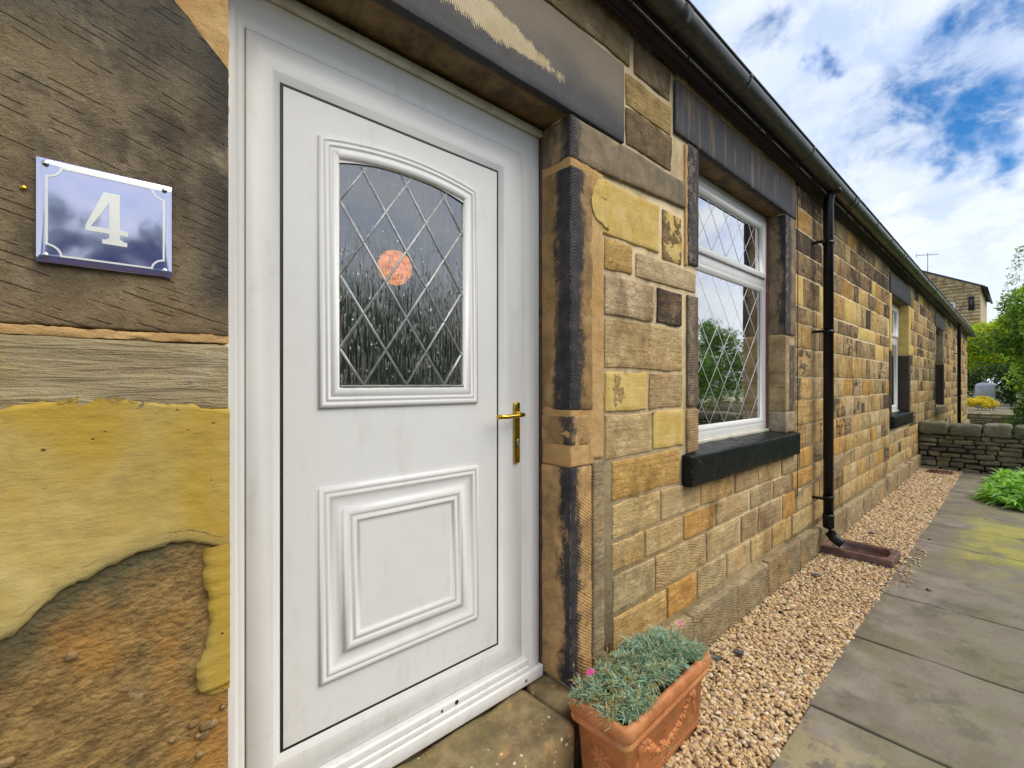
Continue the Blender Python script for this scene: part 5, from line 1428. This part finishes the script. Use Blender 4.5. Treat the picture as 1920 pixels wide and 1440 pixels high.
# ------------------------------------------------------------------ vegetation
def crown(cs, rad, n_, size, cols, up=.25, seed=0, shell=.55, lw=.45):
    "leaf faces in clumps. cs: clump centres (m,3), rad: clump radii (m,)"
    cs = np.asarray(cs, float); m_ = len(cs); ci = RNG.integers(0, m_, n_)
    d = RNG.normal(0, 1, (n_, 3)); d /= np.linalg.norm(d, axis=1, keepdims=True)
    rr_ = np.asarray(rad)[ci]*RNG.uniform(shell, 1, n_)
    P = cs[ci]+d*rr_[:, None]*np.array([1, 1, .8])
    nrm = d*.6+RNG.normal(0, .6, (n_, 3)); nrm[:, 2] += up; nrm /= np.linalg.norm(nrm, axis=1, keepdims=True)
    a = np.cross(nrm, RNG.normal(0, 1, (n_, 3))); a /= np.linalg.norm(a, axis=1, keepdims=True); b_ = np.cross(nrm, a)
    s_ = (size*RNG.uniform(.6, 1.3, n_))[:, None]
    V = np.stack([P-a*s_, P-b_*s_*lw-nrm*s_*.12, P+a*s_, P+b_*s_*lw-nrm*s_*.12], 1).reshape(-1, 3)
    Fq = np.arange(n_*4).reshape(-1, 4)
    cl = np.asarray(cols)[RNG.integers(0, len(cols), n_)]*RNG.uniform(.75, 1.25, (n_, 1))
    return V, Fq, np.repeat(cl, 4, 0)
def clumps(center, R, m_, r0, r1, zsq=1.0, low=-.8):
    out = []; rad = []
    while len(out) < m_:
        d = RNG.normal(0, 1, 3); d /= np.linalg.norm(d)
        if d[2] < low: continue
        q_ = RNG.uniform(.25, 1)**.6
        out.append(np.array(center)+d*np.array(R)*q_); rad.append(RNG.uniform(r0, r1))
    return np.array(out), np.array(rad)
M['bark'] = flat_mat('bark', (.12, .09, .06), .9, 0, .4, 14, .02)
def tree(name, label, cat, base, top, R, m_, r0, r1, nl, size, cols, group=None, low=-.8, limbs=5, trunk_r=.09, up=.25, lw=.45):
    "trunk from base, crown centred at top"
    e = tag(empty(name, base), label, cat, group)
    cs, rad = clumps(top, R, m_, r0, r1, low=low)
    obj('crown', [crown(cs, rad, nl, size, cols, up, lw=lw)], M['leaf'], e)
    ps = [tube(wig([base, (top[0], top[1], top[2]+.2*R[2])], .02, 3), [trunk_r*(1-.6*t) for t in np.linspace(0, 1, len(wig([base, (top[0], top[1], top[2]+.2*R[2])], .02, 3)))], 7)]
    for i in range(limbs):
        c = cs[i % len(cs)]; s_ = Vector(base).lerp(Vector((top[0], top[1], top[2])), .45+.08*i)
        mid = s_.lerp(Vector(c), .5)+Vector((0, 0, -.08)); ps.append(tube([s_, mid, c], [trunk_r*.45, trunk_r*.3, trunk_r*.12], 6))
    obj('trunk', ps, M['bark'], e, smooth=True)
    return e
YG = [(.40,.46,.02), (.50,.54,.03), (.30,.38,.02), (.56,.58,.06)]
MG = [(.08,.16,.03), (.12,.22,.04), (.15,.27,.05), (.20,.33,.06)]
DG = [(.018,.045,.016), (.03,.065,.02), (.045,.085,.03)]
BG = [(.24,.40,.05), (.32,.50,.07), (.17,.31,.04), (.40,.54,.10)]
# shrubs right of the path
tree('tall_shrub', 'tall leafy shrub with bright green top rising beyond the dry stone wall at right', 'shrub', (14.4, -2.45, 0), (14.4, -2.28, 1.95), (1.45, 1.45, 1.95), 95, .25, .50, 30000, .052, MG+BG, low=-.9, trunk_r=.06)
e = tree('sapling', 'slim bright green sapling standing up above the tall shrub', 'shrub', (14.9, -2.0, 0), (14.9, -1.85, 2.9), (.8, .9, 1.0), 44, .16, .34, 9500, .045, BG+YG[:1], trunk_r=.04, limbs=8)
cs = np.array([(14.0+.02*k, -1.10-.02*k, 3.3+.13*k) for k in range(9)]+[(14.2, -1.35, 3.4+.1*k) for k in range(5)])
tag(obj('top_shoots', [crown(cs, np.linspace(.16, .05, len(cs)), 420, .035, [(.2,.3,.08), (.26,.36,.12)], lw=.3)], M['leaf'], e), kind='stuff')
tree('dark_shrub', 'dark blue-green shrub low behind the dry stone wall at right', 'shrub', (12.6, -2.1, 0), (12.6, -2.0, .75), (.8, 1.05, .65), 30, .18, .35, 6000, .04, [(.03,.08,.05), (.05,.11,.07), (.07,.14,.08)], trunk_r=.04)
tree('yellow_green_tree', 'bright yellow-green tree glowing behind the end of the gutter', 'tree', (36, -1.0, .44), (36, -.9, 3.3), (2.2, 2.9, 1.75), 90, .4, .8, 20000, .10, YG, trunk_r=.16)
tree('yellow_green_tree', 'green tree to the right of the bright yellow-green tree, behind the tall shrub', 'tree', (30, -3.6, .44), (30, -3.4, 2.8), (2.2, 2.4, 2.2), 60, .4, .8, 10000, .10, BG+YG[:1], trunk_r=.16)
# clipped dark hedge
hx = np.array([(33+RNG.uniform(-.5, .5), RNG.uniform(-5.5, 3.2), RNG.uniform(.6, 2.35)) for _ in range(170)])
hd_ = tag(empty('hedge', (33, -1, .44)), 'dense dark green hedge below the yellow-green tree', 'hedge')
obj('foliage', [crown(hx, np.full(len(hx), .45), 16000, .075, DG+[(.06,.12,.03)], .1)], M['leaf'], hd_)
obj('stems', [tube([(33, y_, .4), (33.05, y_+.1, 1.8)], .05, 6) for y_ in np.linspace(-5, 3, 9)], M['bark'], hd_)
# yellow mound and grey tank on the terrace
ym = tag(empty('yellow_bush', (27, -.22, .44)), 'rounded bright yellow bush on the far terrace', 'bush')
cs, rad = clumps((27, -.14, .70), (.5, .42, .28), 30, .12, .22, low=-.4)
obj('foliage', [crown(cs, rad, 6000, .035, [(.75,.58,.03), (.82,.66,.06), (.60,.46,.02)], .5)], M['leaf'], ym)
obj('stems', [tube([(27, -.3+.1*k, .42), (27.02*1, -.35+.13*k, .7)], .01, 5) for k in range(-2, 3)], M['bark'], ym)
tk = tag(empty('garden_tank', (29.5, -.30, .44)), 'pale grey round-topped tank standing behind the yellow bush', 'tank')
tm = flat_mat('grey_tank_plastic', (.34, .38, .42), .4, 0, .15, 3)
ls_ = [(.32, .43), (.32, .95), (.31, .98), (.33, 1.0), (.32, 1.42), (.29, 1.50), (.22, 1.56), (.10, 1.59)]
obj('tank_body', [tube([(29.5, -.21, z_) for r0, z_ in ls_], [r0 for r0, z_ in ls_], 20)], tm, tk, smooth=True)
obj('lid', [tube([(29.5, -.21, 1.595), (29.5, -.21, 1.63)], .12, 14)], tm, tk)

# leafy perennials spilling on the path
def perennial(name, label, cx, cy, rx, ry, nt, L, W, cols, flowers=0, zb=0.0, group=None):
    e = tag(empty(name, (cx, cy, 0)), label, 'plant', group)
    B, Dd, LL, WW, CC = [], [], [], [], []
    for i in range(nt):
        a = RNG.uniform(0, 6.28); q_ = RNG.uniform(0, 1)**.5; x = cx+rx*q_*math.cos(a); y = cy+ry*q_*math.sin(a); z = zb+RNG.uniform(.02, .34)*(1-q_*.7)
        k = 16; d = RNG.normal(0, 1, (k, 3)); d[:, 2] = np.abs(d[:, 2])*.9+.35
        B.append(np.tile([x, y, z], (k, 1))); Dd.append(d); LL.append(RNG.uniform(.6, 1.2, k)*L); WW.append(RNG.uniform(.7, 1.2, k)*W)
        CC.append(np.array(cols)[RNG.integers(0, len(cols), k)]*RNG.uniform(.8, 1.25, (k, 1)))
    obj('foliage', [blades(*(np.concatenate(v) for v in (B, Dd, LL, WW)), .5, np.concatenate(CC))], M['leaf'], e)
    for i in range(flowers):
        x = cx+RNG.uniform(-rx, rx)*.6; y = cy+RNG.uniform(-.2, ry)*.7; z = .42
        obj('flower', [crown(np.array([(x, y, z)]), [.02], 24, .014, [(.75,.62,.72)], .5)], M['leaf'], e)
PG = [(.24,.46,.08), (.32,.55,.12), (.17,.36,.06), (.42,.60,.20)]
perennial('leafy_perennial', 'bright green strappy plant spilling over the right edge of the path', 8.75, -1.50, .65, .60, 230, .20, .032, PG)
perennial('leafy_perennial', 'larger mound of strappy green leaves further along the right edge of the path', 10.1, -1.70, .75, .75, 240, .22, .034, PG, 4)
perennial('lavender', 'blue-green feathery plant against the right end of the dry stone wall', 10.75, -1.9, .4, .6, 150, .36, .012, [(.13,.25,.16), (.18,.30,.20)])
perennial('leafy_perennial', 'broad clump of green leaves in the bed away from the path', 7.6, -2.7, .8, .7, 130, .2, .026, PG)
# trees and hedge across the garden (they are mirrored in the glass)
OPP = [(-5.5, -8.5, 4.3, 2.2), (-1.8, -8.8, 4.6, 2.1), (1.6, -8.4, 4.3, 2.0), (4.8, -8.9, 4.7, 2.2), (8.6, -9.3, 4.3, 2.4), (12.6, -9.4, 3.7, 2.4), (17, -9.8, 3.7, 2.7), (22, -10, 4.3, 2.8), (27.5, -10.5, 5.6, 3.0)]
LB = ['rounded dark green garden tree far behind the viewpoint, reflected in glass', 'bushy garden tree opposite the left side of the door', 'dark tree opposite the front door', 'tree opposite the gap between door and window',
      'broad tree opposite the large leaded window', 'dark tree opposite the black downpipe', 'large tree opposite the second window', 'large tree opposite the third window', 'tree opposite the far end of the cottage']
for i, (x, y, h, R0) in enumerate(OPP):
    tree('garden_tree', LB[i], 'tree', (x, y, -.06), (x, y, h*.46), (R0*1.15, 1.5, h*.48), 60, .4, .8, 6500, .11, DG[1:]+MG, 'trees across the garden', low=-1, trunk_r=.14)

# ------------------------------------------------------------------ house on the rise behind
hs = tag(empty('distant_house', (50, 4, 0)), 'tall plain stone house with gable and television aerial rising behind the cottage', 'house')
def f_hs(n, b):
    P = n.pos(); sx = n.sep(P); n1 = n.noise(P, 1.3, 6, .65)
    c = n.mix(n.ss(n1, .35, .65), (.44, .35, .21), (.56, .46, .30))
    n.set(b.inputs['Base Color'], c); b.inputs['Roughness'].default_value = .95
M['hs'] = mat('far_sandstone', f_hs)
hy0, hy1, hyr, ze, zr = .75, 7.6, 4.2, 9.05, 10.8
V = [(50, hy0, 0), (50, hy1, 0), (50, hy1, ze), (50, hyr, zr), (50, hy0, ze), (60, hy0, 0), (60, hy1, 0), (60, hy1, ze), (60, hyr, zr), (60, hy0, ze)]
me = bpy.data.meshes.new('wall'); me.from_pydata(V, [], [(0, 4, 3, 2, 1), (5, 6, 7, 8, 9), (0, 5, 9, 4), (1, 2, 7, 6), (2, 3, 8, 7), (3, 4, 9, 8)]); hw = link('wall', me, M['hs'], hs)
cs_ = []; z = 3.0; rr = random.Random(4)
while z < 10.6:
    z2 = z+.27
    ya = hy0 if z2 < ze else hy0+(z2-ze)/(zr-ze)*(hyr-hy0); yb = hy1 if z2 < ze else hy1-(z2-ze)/(zr-ze)*(hy1-hyr)
    y = ya+.02
    while y < yb-.2:
        L = rr.uniform(.4, .8); p_ = box((50-.03-.02*rr.random(), y, z), (50.001, min(y+L-.03, yb), z2-.03)); cs_.append((p_[0], p_[1], rr.choice([(.50,.40,.25), (.56,.46,.30), (.46,.36,.22), (.52,.43,.29)]), (.1, 0, 0))); y += L
    z = z2
tag(obj('coursed_stones', cs_, M['stone'], hw), kind='stuff')
V = []
for xx in (49.85, 60.2):
    for (yy, z_) in ((hy0-.25, ze-.12), (hyr, zr+.03), (hy1+.25, ze-.12)): V += [(xx, yy, z_), (xx, yy, z_+.10)]
me = bpy.data.meshes.new('roof'); me.from_pydata(V, [], [(1, 7, 9, 3), (3, 9, 11, 5), (0, 2, 8, 6), (2, 4, 10, 8), (0, 1, 3, 2), (2, 3, 5, 4), (6, 8, 9, 7), (8, 10, 11, 9), (0, 6, 7, 1), (4, 5, 11, 10)]); link('roof', me, sl_mat, hs)
obj('eaves_gutter', [box((49.85, hy0-.38, ze-.22), (60.2, hy0-.252, ze-.10))], M['black_plastic'], hs)
def hwin(y0_, y1_, z0_, z1_, light):
    wf = obj('window', [box((49.93, y0_-.08, z0_-.08), (49.99, y0_, z1_+.08)), box((49.93, y1_, z0_-.08), (49.99, y1_+.08, z1_+.08)), box((49.93, y0_, z0_-.08), (49.99, y1_, z0_)), box((49.93, y0_, z1_), (49.99, y1_, z1_+.08))],
             M['upvc'] if light else M['fascia'], hs)
    obj('pane', [box((49.945, y0_+.001, z0_+.001), (49.985, y1_-.001, z1_-.001))], flat_mat('far_glass', (.30, .32, .34) if light else (.04, .045, .055), .15), wf)
def HZ(px, py, X=50.):
    u = px-960; r0 = (634-.666*u)/(566.1+.7459*u); y = X*r0-D; return y, H+(720-py)*X/(566.1+.7459*u)
a = HZ(1818.5, 558); b_ = HZ(1824, 580); hwin(b_[0], a[0], b_[1], a[1], False)
a = HZ(1777, 571); b_ = HZ(1788, 592); hwin(b_[0], a[0], b_[1]-.8, a[1], True)
ay, az = HZ(1737, 506); 
obj('aerial', [tube([(50.8, ay, az-.6), (50.8, ay, az+1.55)], .025, 5), tube([(50.8, ay-.65, az+1.3), (50.8, ay+.75, az+1.48)], .018, 4)] + [tube([(50.5, ay+t, az+1.38+.13*t), (51.1, ay+t, az+1.38+.13*t)], .012, 4) for t in (-.5, -.3, -.1, .1, .3, .5)]
    + [tube([(50.8, ay+.7, az+1.25), (50.8, ay+.7, az+1.65)], .015, 4)], M['cable_tan'], hs)
